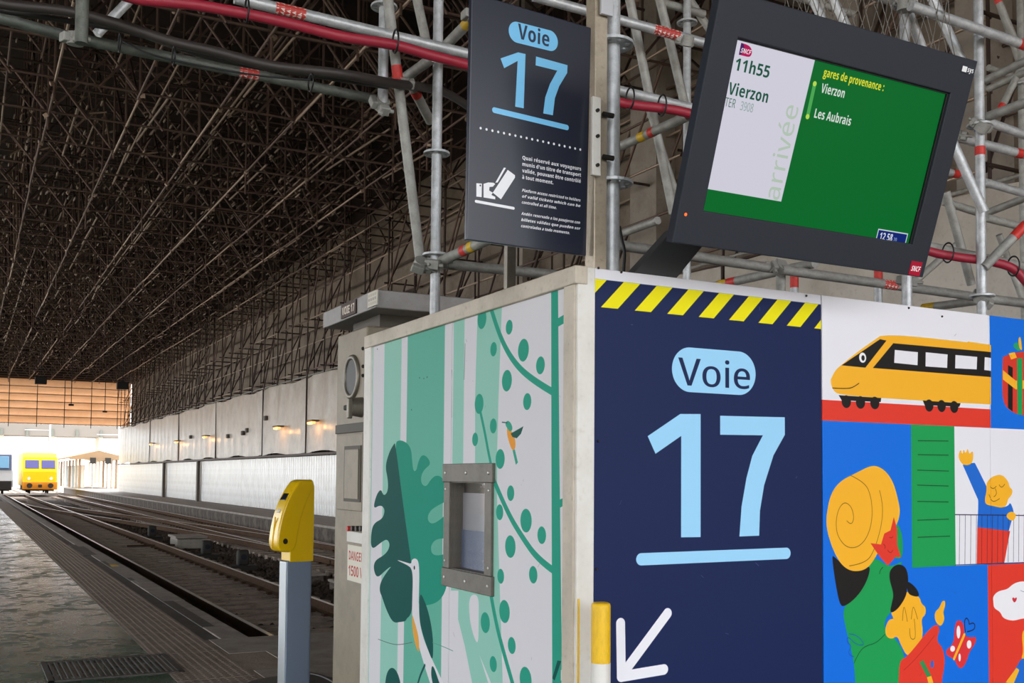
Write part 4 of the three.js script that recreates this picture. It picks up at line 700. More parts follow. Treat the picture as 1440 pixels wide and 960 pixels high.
// ---------------------------------------------------------------- hanging track sign
{
  const [W, H] = [.483,.773], t = thing('track_sign', 'tall dark Voie 17 sign with ticket control notice on the beige mast', 'sign', [1.608,2.586,-2.942]);
  const b = new Board(W, H, 1900, { ox: -W / 2, oy: -H / 2, up: true }).fill('#272a38');
  const blue = '#7cc9f6', wt = '#f2f2f6', inkd = '#1c2a48';
  const a = [[-.065,.301],[.067,.304]], c = [[-.079,.332],[-.078,.281]];
  b.pill([a[0][0], a[0][1]], [a[1][0], a[1][1]], 0.067, blue);
  const vt = [[-.064,.283],[.068,.283]]; b.text('Voie', [vt[0][0] + 0.002, vt[0][1]], [vt[1][0], vt[0][1]], 0.048, inkd, 'bold');
  b.poly([[-.128,.204],[-.06,.238],[-.03,.239],[-.033,.063],[-.067,.062],[-.061,.21],[-.113,.176]], blue);
  b.poly([[.012,.24],[.143,.239],[.142,.213],[.11,.163],[.093,.12],[.086,.062],[.046,.061],[.053,.115],[.071,.162],[.1,.212],[.011,.211]], blue);
  const l = [[-.147,.036],[.145,.032]]; b.line([l[0], l[1]], blue, 0.018, false);
  const d = [[-.198,-.03],[.205,-.032]]; for (let i = 0; i < 19; i++) b.dot([d[0][0] + (d[1][0] - d[0][0]) * i / 18, d[0][1] + (d[1][1] - d[0][1]) * i / 18], 0.0042, 0.0042, wt);
  // hand holding a ticket
  b.poly([[-.21,-.205],[-.189,-.203],[-.189,-.246],[-.209,-.247]], wt).poly([[-.183,-.203],[-.165,-.196],[-.145,-.194],[-.138,-.197],[-.147,-.207],[-.16,-.21],[-.161,-.221],[-.147,-.226],[-.152,-.234],[-.137,-.238],[-.137,-.246],[-.182,-.246]], wt);
  b.dot([[-.195,-.21]][0], 0.003, 0.003, '#23283a').poly([[-.106,-.14],[-.098,-.14],[-.129,-.191],[-.138,-.193]], wt).poly([[-.091,-.145],[-.062,-.158],[-.062,-.166],[-.115,-.243],[-.147,-.226]], wt);
  const hl = [[-.21,-.262],[-.065,-.265]]; b.line(hl, wt, 0.009, false);
  const txt = (s, z, cap, w = 'bold') => b.text(s, z[0], z[1], cap, wt, w);
  txt('Quai réservé aux voyageurs', [[-.035,-.102],[.211,-.105]], 0.0125); txt("munis d'un titre de transport", [[-.035,-.123],[.211,-.125]], 0.0125); txt('valide, pouvant être contrôlé', [[-.034,-.144],[.211,-.148]], 0.0125); txt('à tout moment.', [[-.034,-.165],[.095,-.167]], 0.0125);
  txt('Platform access restricted to holders', [[-.034,-.207],[.21,-.207]], 0.0095, 'italic bold'); txt('of valid tickets which can be', [[-.034,-.226],[.21,-.227]], 0.0095, 'italic bold'); txt('controlled at all time.', [[-.034,-.245],[.11,-.246]], 0.0095, 'italic bold');
  txt('Andén reservado a los pasajeros con', [[-.034,-.282],[.21,-.284]], 0.0095, 'italic bold'); txt('billetes válidos que pueden ser', [[-.035,-.302],[.211,-.304]], 0.0095, 'italic bold'); txt('controlados a todo momento.', [[-.035,-.322],[.168,-.323]], 0.0095, 'italic bold');
  const m = part('panel', faced(W, H, 0.018, 0.004), b.material({ roughness: 0.28, specularIntensity: 1 }), t, 'dark navy panel with blue and white print');
  const e = [0.1265,0.0566,0.0247]; t.rotation.order = 'YXZ'; t.rotation.set(e[1], e[0], e[2]);
  for (const [x, y] of [[0.215, 0.1], [0.215, -0.1], [0.215, -0.02]]) part('bolt', moved(new THREE.CylinderGeometry(0.006, 0.006, 0.006, 10).rotateX(Math.PI / 2), x, y, -0.011), M.boltDark, t);
  for (const y of [0.3, -0.3]) part('back_rail', metres(bx(W - 0.06, 0.04, 0.025, 0, y, -0.021)), M.steel, t);
}
{ // masts that carry the sign
  const p = [1.892,2.356,-2.985], t = thing('sign_mast', 'beige square mast with white hinge plate between the track sign and the thick scaffold pole', 'mast', [p[0], 0, p[2]]);
  part('mast', metres(rb(0.052, 3.6, 0.06, 0.004, 0, 1.8, 0)), M.mastPaint, t);
  const pl = [[1.841,2.737,-2.98],[1.875,2.733,-2.98],[1.871,2.463,-2.98],[1.834,2.47,-2.98]];
  const cx = (pl[0][0] + pl[1][0]) / 2 - p[0];
  part('hinge_plate', metres(rb(0.034, 0.27, 0.014, 0.003, cx, (pl[0][1] + pl[3][1]) / 2, 0.05)), M.whitePaint, t, 'white hinge plate');
  for (const q of [[1.858,2.69,-2.98],[1.859,2.602,-2.98],[1.859,2.503,-2.98]]) part('bolt', moved(new THREE.CylinderGeometry(0.006, 0.006, 0.012, 10).rotateX(Math.PI / 2), q[0] - p[0], q[1], 0.06), M.boltDark, t);
  for (const q of [[1.911,2.688,-3],[1.912,2.541,-3]]) part('clamp_bolt', moved(new THREE.CylinderGeometry(0.009, 0.009, 0.04, 10).rotateZ(Math.PI / 2), q[0] - p[0], q[1], 0.045), M.boltDark, t);
  part('top_bracket', metres(rb(0.05, 0.14, 0.012, 0.003, 0.01, [[1.918,3.102,-3]][0][1], 0.045)), M.steelPale, t);
  const s = [1.976,2.336,-3.779], u = thing('sign_strut', 'narrow grey steel strut standing below the track sign', 'strut', [s[0], 0, s[2]]);
  part('strut', metres(rb(0.042, s[1] + 0.22, 0.03, 0.003, 0, (s[1] + 0.22) / 2, 0)), M.steel, u); part('foot', metres(rb(0.12, 0.01, 0.12, 0.003, 0, 0.005, 0)), M.steel, u);
}

// ---------------------------------------------------------------- arrivals monitor
{
  const [W0, H] = [1.137,.742], W = W0 - 0.028, t = thing('arrivals_monitor', 'large tilted arrivals monitor with green and white screen on a dark arm', 'monitor', [2.478,2.54,-2.486]);
  const e = [0.0002,0.3252,0.0000], tilt = new THREE.Group(); t.rotation.order = 'YXZ'; t.rotation.set(e[1], e[0], 0);
  const sc = [[-.452,.258],[.484,.255],[.488,-.271],[-.454,-.267]], cx = (sc[0][0] + sc[1][0] + sc[2][0] + sc[3][0]) / 4, cy = (sc[0][1] + sc[1][1] + sc[2][1] + sc[3][1]) / 4;
  const back = part('back_plate', metres(rb(W - 0.01, H - 0.01, 0.02, 0.006, 0.014, 0, -0.04)), M.casing, t);
  const sw = (sc[1][0] - sc[0][0] + sc[2][0] - sc[3][0]) / 2, shh = (sc[0][1] - sc[3][1] + sc[1][1] - sc[2][1]) / 2;
  const outer = new THREE.Shape([[-W0 / 2 + 0.028, -H / 2], [W0 / 2, -H / 2], [W0 / 2, H / 2], [-W0 / 2 + 0.028, H / 2]].map((p) => new THREE.Vector2(...p)));
  outer.holes.push(new THREE.Path([[cx - sw / 2, cy - shh / 2], [cx - sw / 2, cy + shh / 2], [cx + sw / 2, cy + shh / 2], [cx + sw / 2, cy - shh / 2]].map((p) => new THREE.Vector2(...p))));
  part('bezel', metres(new THREE.ExtrudeGeometry(outer, { depth: 0.03, bevelEnabled: true, bevelSize: 0.004, bevelThickness: 0.004, bevelSegments: 2 }).translate(0, 0, -0.034)), M.casing, t);
  part('back_case', metres(rb(W0 - 0.26, H - 0.2, 0.1, 0.02, 0.02, 0.02, -0.085)), M.casing, t);
  part('gasket', merge([bx(sw, 0.008, 0.012, cx, cy + shh / 2 - 0.004, -0.014), bx(sw, 0.005, 0.012, cx, cy - shh / 2 + 0.0025, -0.014), bx(0.005, shh, 0.012, cx - sw / 2 + 0.0025, cy, -0.014), bx(0.012, shh, 0.012, cx + sw / 2 - 0.006, cy, -0.014)]), M.gasket, t);
  const b = new Board(sw, shh, 1300, { ox: cx - sw / 2, oy: -(cy + shh / 2), up: true }).fill('#04732f');
  b.poly([[-.458,.261],[-.126,.251],[-.139,-.216],[-.482,-.198]], '#e6e4f2');
  const wl = [[-.125,.249],[-.139,-.214]], wt = [[-.472,-.197]][0];
  b.rect(cx - sw / 2, cy - shh / 2 - 0.1, cx + sw / 2, wt[1], '#04732f'); b.rect(wl[0][0], cy + shh, cx + sw / 2, cy - shh, '#04732f');
  const lg = [[-.442,.243],[-.388,.222]]  ; b.o.up = true;
  SNCFup(b, [lg[0][0] + 0.018, lg[0][1] - 0.0], 0.048, 0.034);
  const dk = '#1c5a45';
  const T = (s, z, cap, col, f = 'bold') => b.text(s, z[0], [z[1][0], z[0][1]], cap, col, f);
  T('11h55', [[-.432,.163],[-.292,.164]], 0.036, dk); T('Vierzon', [[-.437,.091],[-.276,.091]], 0.036, dk); T('TER', [[-.44,.055],[-.399,.056]], 0.026, '#5c8577', 'normal'); T('3908', [[-.38,.054],[-.327,.053]], 0.026, '#9fb8b4', 'normal');
  T('gares de provenance :', [[-.08,.208],[.191,.208]], 0.026, '#f3f23a'); T('Vierzon', [[-.075,.159],[.029,.158]], 0.029, '#eef4ee'); T('Les Aubrais', [[-.082,.08],[.082,.08]], 0.029, '#eef4ee');
  const st = [[-.106,.18],[-.106,.078]]; b.line([st[0], [st[0][0], st[1][1]]], '#54b85c', 0.014, false); b.dot([st[0][0], st[0][1]], 0.008, 0.008, '#c9f05a').dot([st[0][0], st[1][1]], 0.008, 0.008, '#c9f05a');
  const av = [[-.162,-.199],[-.163,.106]]; b.text('arrivée', [av[0][0] + 0.012, av[0][1]], [av[0][0] + 0.012 + Math.abs(av[1][1] - av[0][1]), av[0][1]], 0.062, '#c5d9c6', 'normal', -Math.PI / 2);
  const ck = [[.315,-.229],[.46,-.275]]; b.rect(ck[0][0], ck[0][1] - 0.002, ck[1][0] + 0.002, ck[1][1] - 0.1, '#dfe6f2'); b.rect(ck[0][0] + 0.004, ck[0][1] - 0.006, ck[1][0] - 0.002, ck[1][1] - 0.1, '#102a7c');
  b.text('12 58', [ck[0][0] + 0.014, ck[1][1] + 0.008], [ck[0][0] + 0.078, ck[1][1] + 0.008], 0.026, '#eef0fa').text('20', [ck[0][0] + 0.083, ck[1][1] + 0.008], [ck[0][0] + 0.1, ck[1][1] + 0.008], 0.015, '#8fa2d8');
  const tx = canvasTex(b.c);
  part('screen', faced(sw, shh, 0.006, 0.001).translate(cx, cy, -0.018), new THREE.MeshPhysicalMaterial({ color: 0x020202, emissive: 0xffffff, emissiveMap: tx, emissiveIntensity: 1.2, roughness: 0.35, specularIntensity: 0.15 }), t, 'lit screen with white and green areas');
  // emblems on the frame
  const k1 = new Board(0.06, 0.052, 1500).fill('#b01533'); k1.text('SNCF', [0.006, 0.036], [0.054, 0.036], 0.019, '#ffffff', 'italic bold');
  const br = [[.518,-.347]][0]; part('emblem', faced(0.056, 0.05, 0.002, 0.0005).translate(br[0] + 0.004, br[1], 0.001), k1.material(), t, 'red operator emblem');
  const k2 = new Board(0.06, 0.026, 1500).fill('#363a42'); k2.rect(0.001, 0.004, 0.024, 0.022, '#f4f4f4'); k2.text('sys', [0.027, 0.019], [0.058, 0.019], 0.016, '#f4f4f4', 'bold');
  const tr = [[.534,.342]][0]; part('maker_mark', faced(0.06, 0.026, 0.002, 0.0005).translate(tr[0], tr[1] - 0.003, 0.001), k2.material(), t, 'small white maker mark');
  const ld = [[-.516,-.284]][0]; part('led', moved(new THREE.SphereGeometry(0.005, 10, 8).scale(1, 1, 0.5), ld[0], ld[1], 0.001), mat({ color: 0xff6020, emissive: 0xff5a20, emissiveIntensity: 2.5 }), t, 'glowing orange power light');
  // arm from the back of the case down behind the hoarding
  const a = thing('monitor_arm', 'flat dark grey steel arm rising behind the hoarding to the monitor', 'arm', [2.2, 0, -3.03]);
  const ar = [[2.215,2.336,-3],[2.401,2.358,-3],[2.203,2.142,-3],[2.008,2.124,-3]];
  const sh = prism([[ar[0][0] - 2.2, ar[0][1]], [ar[1][0] - 2.2, ar[1][1]], [ar[2][0] - 2.2, ar[2][1]], [ar[2][0] - 2.2, 0], [ar[3][0] - 2.2, 0], [ar[3][0] - 2.2, ar[3][1]]].reverse(), 0.05, 0.004);
  part('plate', metres(sh), M.casingArm, a);
  part('mount', metres(rb(0.3, 0.3, 0.36, 0.02, 0.2, 2.44, 0.26)), M.casing, a);
}
function SNCFup(b, p, w, h) { // emblem on a board whose v runs up
  const q = (a, c) => [p[0] + w * a, p[1] - h * c];
  b.blob([q(0, 0), q(0, 0), q(0.4, 0), q(0.75, 0.1), q(1, 0.45), q(0.96, 0.85), q(0.8, 1), q(0.4, 1), q(0, 1), q(0, 1), q(0, 0.5)], '#c4115c');
  b.blob([q(0, 0), q(0, 0), q(0.2, 0), q(0.32, 0.3), q(0.28, 0.7), q(0.12, 1), q(0, 1), q(0, 1), q(0, 0.5)], '#4e1a66');
  b.text('SNCF', q(0.06, 0.78), q(0.9, 0.78), h * 0.4, '#ffffff', 'italic bold');
}

// ---------------------------------------------------------------- the scaffold tower behind the hoarding
const rosetteGeo = (() => {
  const s = new THREE.Shape(); s.absarc(0, 0, 0.062, 0, Math.PI * 2);
  for (let k = 0; k < 8; k++) { const a = k * Math.PI / 4, h = new THREE.Path(); h.absarc(Math.cos(a) * 0.044, Math.sin(a) * 0.044, k % 2 ? 0.009 : 0.012, 0, Math.PI * 2); s.holes.push(h); }
  return new THREE.ExtrudeGeometry(s, { depth: 0.009, bevelEnabled: true, bevelSize: 0.001, bevelThickness: 0.001, bevelSegments: 1, curveSegments: 10 }).rotateX(Math.PI / 2);
})();
const clampGeo = merge([new THREE.CylinderGeometry(0.034, 0.034, 0.05, 16), rb(0.03, 0.045, 0.05, 0.006, 0.045, 0, 0), new THREE.CylinderGeometry(0.007, 0.007, 0.07, 8).rotateZ(Math.PI / 2).translate(0.05, 0, 0.02), rb(0.06, 0.04, 0.03, 0.006, -0.01, 0, 0.04), new THREE.CylinderGeometry(0.011, 0.011, 0.03, 6).rotateX(Math.PI / 2).translate(0.045, 0, -0.03)]);
{
  const tower = thing('scaffold_tower', 'galvanised scaffold tower with ring joints rising behind the hoarding and monitor', 'scaffold', [0, 0, 0]);
  const R = 0.0242;
  const tube = (kind, [a, b], o = {}) => {
    const r = o.r ?? R, m = part(kind, rod(a, b, r, 18), o.m ?? M.galva, tower);
    const A = V(a), D = V(b).sub(A);
    for (const [t, w, mt] of o.tape ?? []) { const p = A.clone().addScaledVector(D, t), h = D.clone().normalize().multiplyScalar(w / 2); part('tape_band', rod(p.clone().sub(h).toArray(), p.clone().add(h).toArray(), r + 0.0012, 18, true), mt, m); }
    if (o.ends) for (const p of [a, b]) { const c = part('coupler', clampGeo, M.galvaDull, m); c.position.set(...p); c.rotation.y = rand() * 6; }
    return m;
  };
  const TT = M.tapeText, RT = M.tapeRed, YT = M.tapeYellow, BT = M.tapeBlue, DULL = { m: M.galvaDull };
  const stand = (p, y0, y1, rings, o = {}) => { const m = tube('standard', [[p[0], y0, p[2]], [p[0], y1, p[2]]], o); for (const y of rings) part('rosette', rosetteGeo, M.galva, m).position.set(p[0], y + 0.005, p[2]); return m; };
  const yA = (q) => q[1];
  stand([1.951,2.988,-4.494], 0, 5.6, [yA([1.946,3.483,-4.472]), yA([1.948,2.988,-4.496]), yA([1.959,2.5,-4.515])], { tape: [[0.685, 0.06, RT]] });
  stand([1.969,2.476,-3.006], 0, 4.6, [yA([1.957,2.969,-2.987]), yA([1.967,2.476,-3.007])], { r: 0.0285 }).children.forEach((c) => c.scale.set(1.2, 1, 1.2));
  stand([1.697,3.359,-4.553], yA([1.699,3.185,-4.56]), 5.6, [yA([1.683,3.668,-4.545])]);
  stand([.353,3.19,-4.252], yA([.348,3.103,-4.259]), 4.4, [], { m: M.galvaDark, tape: [[0.2, 0.07, RT]] });
  stand([3.885,3.522,-5.088], 0, 5.8, [yA([3.871,4.271,-5.057])]);
  stand([3.591,2.461,-3.939], 0, yA([3.589,2.539,-3.936]), [], DULL);
  stand([3.985,3.681,-3.5], 0, 5.4, [yA([3.985,3.764,-3.495])]);
  stand([4.54,3.178,-3.516], 0, 5.4, [yA([4.547,3.265,-3.508]), yA([4.572,2.388,-3.539])], { tape: [[0.602, 0.035, BT], [0.58, 0.045, RT]] });
  stand([6.673,4.411,-4.818], 0, 6.5, [yA([6.676,4.309,-4.821])], DULL);
  stand([4.354,2.635,-4.66], 0, yA([4.353,2.669,-4.659]), [], { tape: [[0.985, 0.07, RT]] });
  stand([4.796,2.69,-4.424], 0, yA([4.795,2.712,-4.423]), [], { tape: [[0.985, 0.07, RT]] });
  stand([4.669,4.273,-4.75], 3.6, 6, [], DULL);
  // ledgers running across
  tube('ledger', [[.947,3.446,-4.321],[4.577,3.372,-4.321]], { tape: [[0.065, 0.13, TT]] });
  tube('ledger', [[0,3.422,-4.935],[.362,3.389,-4.935]], { m: M.galvaDark });
  tube('ledger', [[.391,3.331,-4.79],[1.769,3.309,-4.79]], { m: M.galvaDark, tape: [[0.53, 0.09, TT]] });
  tube('ledger', [[2.004,2.467,-4.516],[2.701,2.478,-4.516]], DULL);
  tube('ledger', [[2.581,2.506,-3.904],[3.536,2.492,-3.904]], DULL);
  tube('ledger', [[3.521,2.48,-3.862],[4.977,2.472,-3.862]], { m: M.galvaDull, tape: [[0.51, 0.1, TT]] });
  tube('ledger', [[4.625,2.393,-3.568],[5.114,2.394,-3.568]], DULL);
  tube('ledger', [[2.408,3.81,-4.381],[3.369,3.737,-4.274]], { tape: [[0.77, 0.15, TT]] });
  tube('ledger', [[3.928,3.712,-3.415],[4.983,3.685,-3.415]], { tape: [[0.77, 0.06, RT]] });
  tube('ledger', [[3.799,3.788,-3.536],[4.007,3.789,-3.536]], DULL);
  tube('ledger', [[4.562,3.252,-3.67],[5.279,3.24,-3.67]], { tape: [[0.68, 0.055, RT]] });
  tube('ledger', [[4.91,3.422,-3.761],[5.412,3.388,-3.761]], {});
  tube('ledger', [[5.204,3.145,-4.299],[5.517,3.119,-4.299]], DULL);
  tube('ledger', [[5.354,3.022,-4.113],[5.906,2.998,-4.113]], DULL);
  tube('ledger', [[5.34,3.234,-4.109],[5.906,3.207,-4.109]], {});
  tube('ledger', [[5.211,3.326,-4.286],[5.387,3.335,-4.306]], { tape: [[0.6, 0.07, RT]] });
  tube('ledger', [[4.304,2.65,-3.667],[5.322,2.613,-3.667]], DULL);
  tube('ledger', [[3.701,4.387,-5.141],[4.058,4.385,-5.141]], DULL);
  tube('ledger', [[4.788,4.727,-5.229],[5.444,4.724,-5.229]], DULL);
  tube('ledger', [[5.418,2.83,-5.22],[7.227,2.837,-5.22]], DULL);
  tube('ledger', [[6.722,4.554,-5.124],[7.298,4.526,-5.124]], DULL);
  // ledgers running along the hall
  tube('transom', [[1.963,3.487,-4.485],[1.963,3.509,-4.11]], { m: M.galvaDull, tape: [[0.82, 0.07, YT]], ends: true });
  tube('transom', [[1.974,2.47,-4.532],[1.974,2.476,-3.888]], { m: M.galvaDull, tape: [[0.5, 0.05, RT], [0.62, 0.05, YT]], ends: true });
  tube('transom', [[1.851,3.396,-4.696],[1.851,3.371,-4.311]], DULL);
  tube('transom', [[3.081,3.237,-4.621],[3.081,3.22,-4.024]], { m: M.galvaDull, tape: [[0.36, 0.06, YT], [0.5, 0.04, RT]] });
  tube('transom', [[3.744,2.546,-4.647],[3.744,2.535,-3.86]], { m: M.galvaDull, tape: [[0.1, 0.08, YT], [0.2, 0.07, RT]] });
  tube('transom', [[4.957,2.464,-4.238],[4.957,2.452,-3.847]], { m: M.galvaDull, tape: [[0.12, 0.09, YT]] });
  tube('transom', [[4.598,3.319,-3.534],[4.598,3.327,-3.192]], DULL);
  tube('transom', [[5.323,3.837,-4.088],[5.323,3.864,-3.779]], DULL);
  tube('transom', [[6.381,4.243,-4.867],[6.381,4.266,-4.532]], DULL);
  tube('transom', [[5.871,3.202,-4.51],[5.871,3.242,-4.182]], DULL);
  tube('transom', [[3.639,2.996,-5.471],[3.639,2.996,-5.05]], DULL);
  // raking braces
  tube('brace', [[1.687,3.698,-4.484],[1.9,2.452,-4.549]], { tape: [[0.295, 0.09, RT]], m: M.galvaDull });
  tube('brace', [[1.972,3.908,-4.832],[2.042,3.59,-4.811]], DULL);
  tube('brace', [[.537,3.691,-5.6],[.718,3.942,-5.605]], {});
  tube('brace', [[3.043,4.01,-4.489],[3.405,2.904,-4.581]], DULL);
  tube('brace', [[3.241,4.058,-4.495],[3.564,3.288,-4.591]], DULL);
  tube('brace', [[4.314,3.187,-3.521],[4.483,2.797,-3.452]], {});
  tube('brace', [[4.724,3.034,-3.878],[4.949,2.547,-3.898]], DULL);
  tube('brace', [[4.725,2.762,-3.383],[4.534,2.53,-3.495]], { m: M.galvaDull, tape: [[0.2, 0.09, RT]] });
  tube('brace', [[4.374,3.977,-3.675],[4.542,3.609,-3.606]], {});
  tube('brace', [[4.105,4.159,-4.261],[4.183,3.993,-4.228]], {});
  tube('brace', [[4.062,4.066,-4.062],[4.155,3.868,-4.023]], {});
  tube('brace', [[4.035,3.759,-3.526],[4.189,3.599,-3.566]], {});
  tube('brace', [[6.407,4.917,-4.819],[6.542,4.584,-4.765]], { m: M.galvaDull, tape: [[0.1, 0.06, RT]] });
  tube('brace', [[6.397,4.293,-4.63],[6.275,3.996,-4.709]], { m: M.galvaDull, tape: [[0.9, 0.08, RT]] });
  tube('brace', [[5.567,2.722,-4.921],[5.896,3.061,-4.73]], DULL);
  tube('brace', [[6.197,2.92,-4.579],[6.335,2.538,-4.526]], DULL);
  tube('brace', [[3.975,4.526,-5.216],[4.164,4.22,-5.132]], DULL);
  tube('brace', [[1.842,3.358,-4.589],[2.055,3.263,-4.822]], { m: M.galvaDull, tape: [[0.3, 0.05, RT]] });
  tube('brace', [[4.094,4.123,-5.852],[4.479,3.339,-5.916]], DULL);
  tube('brace', [[7.359,5.433,-5.535],[7.702,4.728,-5.504]], DULL);
  tube('brace', [[6.829,3.301,-5.132],[7.215,2.748,-5.183]], DULL);
  // joints
  for (const p of [[.37,3.31,-4.745],[1.696,3.202,-4.561],[1.773,3.306,-4.515],[1.878,2.449,-4.504],[1.943,2.449,-4.469],[4.521,3.248,-3.488],[4.546,2.375,-3.519],[3.535,2.488,-3.877],[3.943,3.734,-3.463],[4.51,3.247,-3.641],[3.263,3.723,-4.274],[4.064,2.43,-3.579]]) { const c = part('coupler', clampGeo, M.galvaDull, tower); c.position.set(...p); c.rotation.set(rand(), rand() * 6, 0); }
}
// cables tied to the scaffold
{
  const c = thing('red_cable', 'thick red cable sagging along the top scaffold tube and behind the track sign', 'cable', [0, 0, 0]);
  part('sheath', hose([[.445,3.364,-4.307],[.559,3.371,-4.36],[.764,3.373,-4.308],[.987,3.365,-4.27],[1.196,3.345,-4.229],[1.363,3.31,-4.166],[1.605,3.315,-4.151],[1.742,3.299,-4.136],[1.938,3.279,-4.113],[2.283,3.248,-4.08],[2.538,3.238,-4.059],[2.725,3.222,-4.04],[3.025,3.222,-3.996],[3.418,3.155,-3.939],[3.873,2.94,-3.823],[4.159,2.691,-3.719],[4.308,2.617,-3.644],[4.451,2.593,-3.593],[4.628,2.566,-3.501],[4.709,2.534,-3.459],[4.775,2.462,-3.428],[4.875,2.347,-3.382]], 0.0225, 260, 12), M.cableRed, c);
  for (const p of [[.982,3.374,-4.25],[1.591,3.321,-4.124],[2.731,3.242,-4.014],[2.912,3.238,-4.009],[4.395,2.61,-3.599],[4.709,2.549,-3.459]]) { const t = part('cable_tie', new THREE.TorusGeometry(0.05, 0.0045, 6, 24), M.tieBlack, c); t.position.set(...p); t.rotation.y = Math.PI / 2; t.scale.set(0.7, 1, 1); }
  const b = thing('black_cable', 'thick black cable bundle lying along the lower grey scaffold tube at upper left', 'cable', [0, 0, 0]);
  part('sheath', hose([[-.027,3.377,-4.669],[.077,3.369,-4.671],[.343,3.381,-4.643],[.533,3.342,-4.579],[.724,3.283,-4.504],[.889,3.251,-4.441],[1.115,3.208,-4.37],[1.414,3.209,-4.314],[1.664,3.249,-4.406],[2.059,3.379,-4.7],[2.356,3.444,-4.993]], 0.022, 160, 12), M.cableBlack, b);
  part('second_sheath', hose([[-.027,3.405,-4.78],[.079,3.387,-4.782],[.241,3.381,-4.753],[.379,3.38,-4.737],[.571,3.354,-4.66],[.906,3.253,-4.523],[1.43,3.203,-4.362],[1.682,3.248,-4.453]], 0.012, 120, 10), M.cableBlack, b);
  for (const p of [[.526,3.255,-4.553],[.733,3.215,-4.48],[1.268,3.133,-4.281]]) { const t = part('cable_tie', new THREE.TorusGeometry(0.036, 0.004, 6, 24), M.tieBlack, b); t.position.set(...p); t.rotation.y = Math.PI / 2; }
  const w = thing('thin_wire', 'thin dark wire drooping under the lower grey scaffold tube at upper left', 'wire', [0, 0, 0]);
  part('strand', hose([[.53,3.262,-4.539],[.61,3.216,-4.5],[.716,3.181,-4.445],[.879,3.155,-4.384],[1.101,3.136,-4.313],[1.259,3.133,-4.252]], 0.004, 60, 6), M.tieBlack, w);
  const d = thing('hanging_lead', 'thin black lead hanging beside the thick scaffold pole above the hoarding', 'cable', [0, 0, 0]);
  part('strand', hose([[2.152,2.395,-3.231],[2.16,2.35,-3.228],[2.171,2.305,-3.225],[2.171,2.23,-3.229],[2.171,2.123,-3.234]], 0.006, 40, 6), M.tieBlack, d);
}
{ // wire guard above the monitor
  const n = thing('wire_guard', 'loose diagonal wire netting hanging behind the top of the monitor', 'netting', [0, 0, 0]);
  const P = [[3.436,3.777,-3.728],[4.163,3.784,-3.344],[4.189,3.388,-3.35],[3.442,3.551,-3.736]], g = [], r = rng(6), L = (a, b, t) => a.map((v, i) => v + (b[i] - v) * t);
  for (let i = 0; i < 20; i++) for (const s of [1, -1]) {
    const t0 = i / 20, t1 = t0 + s * 0.11 + (r() - 0.5) * 0.03; const a = L(P[0], P[1], t0), b = L(P[3], P[2], Math.max(0, Math.min(1, t1)));
    const m1 = L(a, b, 0.5); m1[2] += (r() - 0.5) * 0.03; m1[0] += (r() - 0.5) * 0.03;
    g.push(new THREE.TubeGeometry(new THREE.CatmullRomCurve3([V(a), V(m1), V(b)]), 8, 0.0022, 5, false));
  }
  const m = part('wires', merge(g), M.wire, n); m.userData.kind = 'stuff';
  part('edge_wire', hose([P[0], L(P[0], P[1], 0.5), P[1]], 0.005, 20, 6), M.wire, n);
}

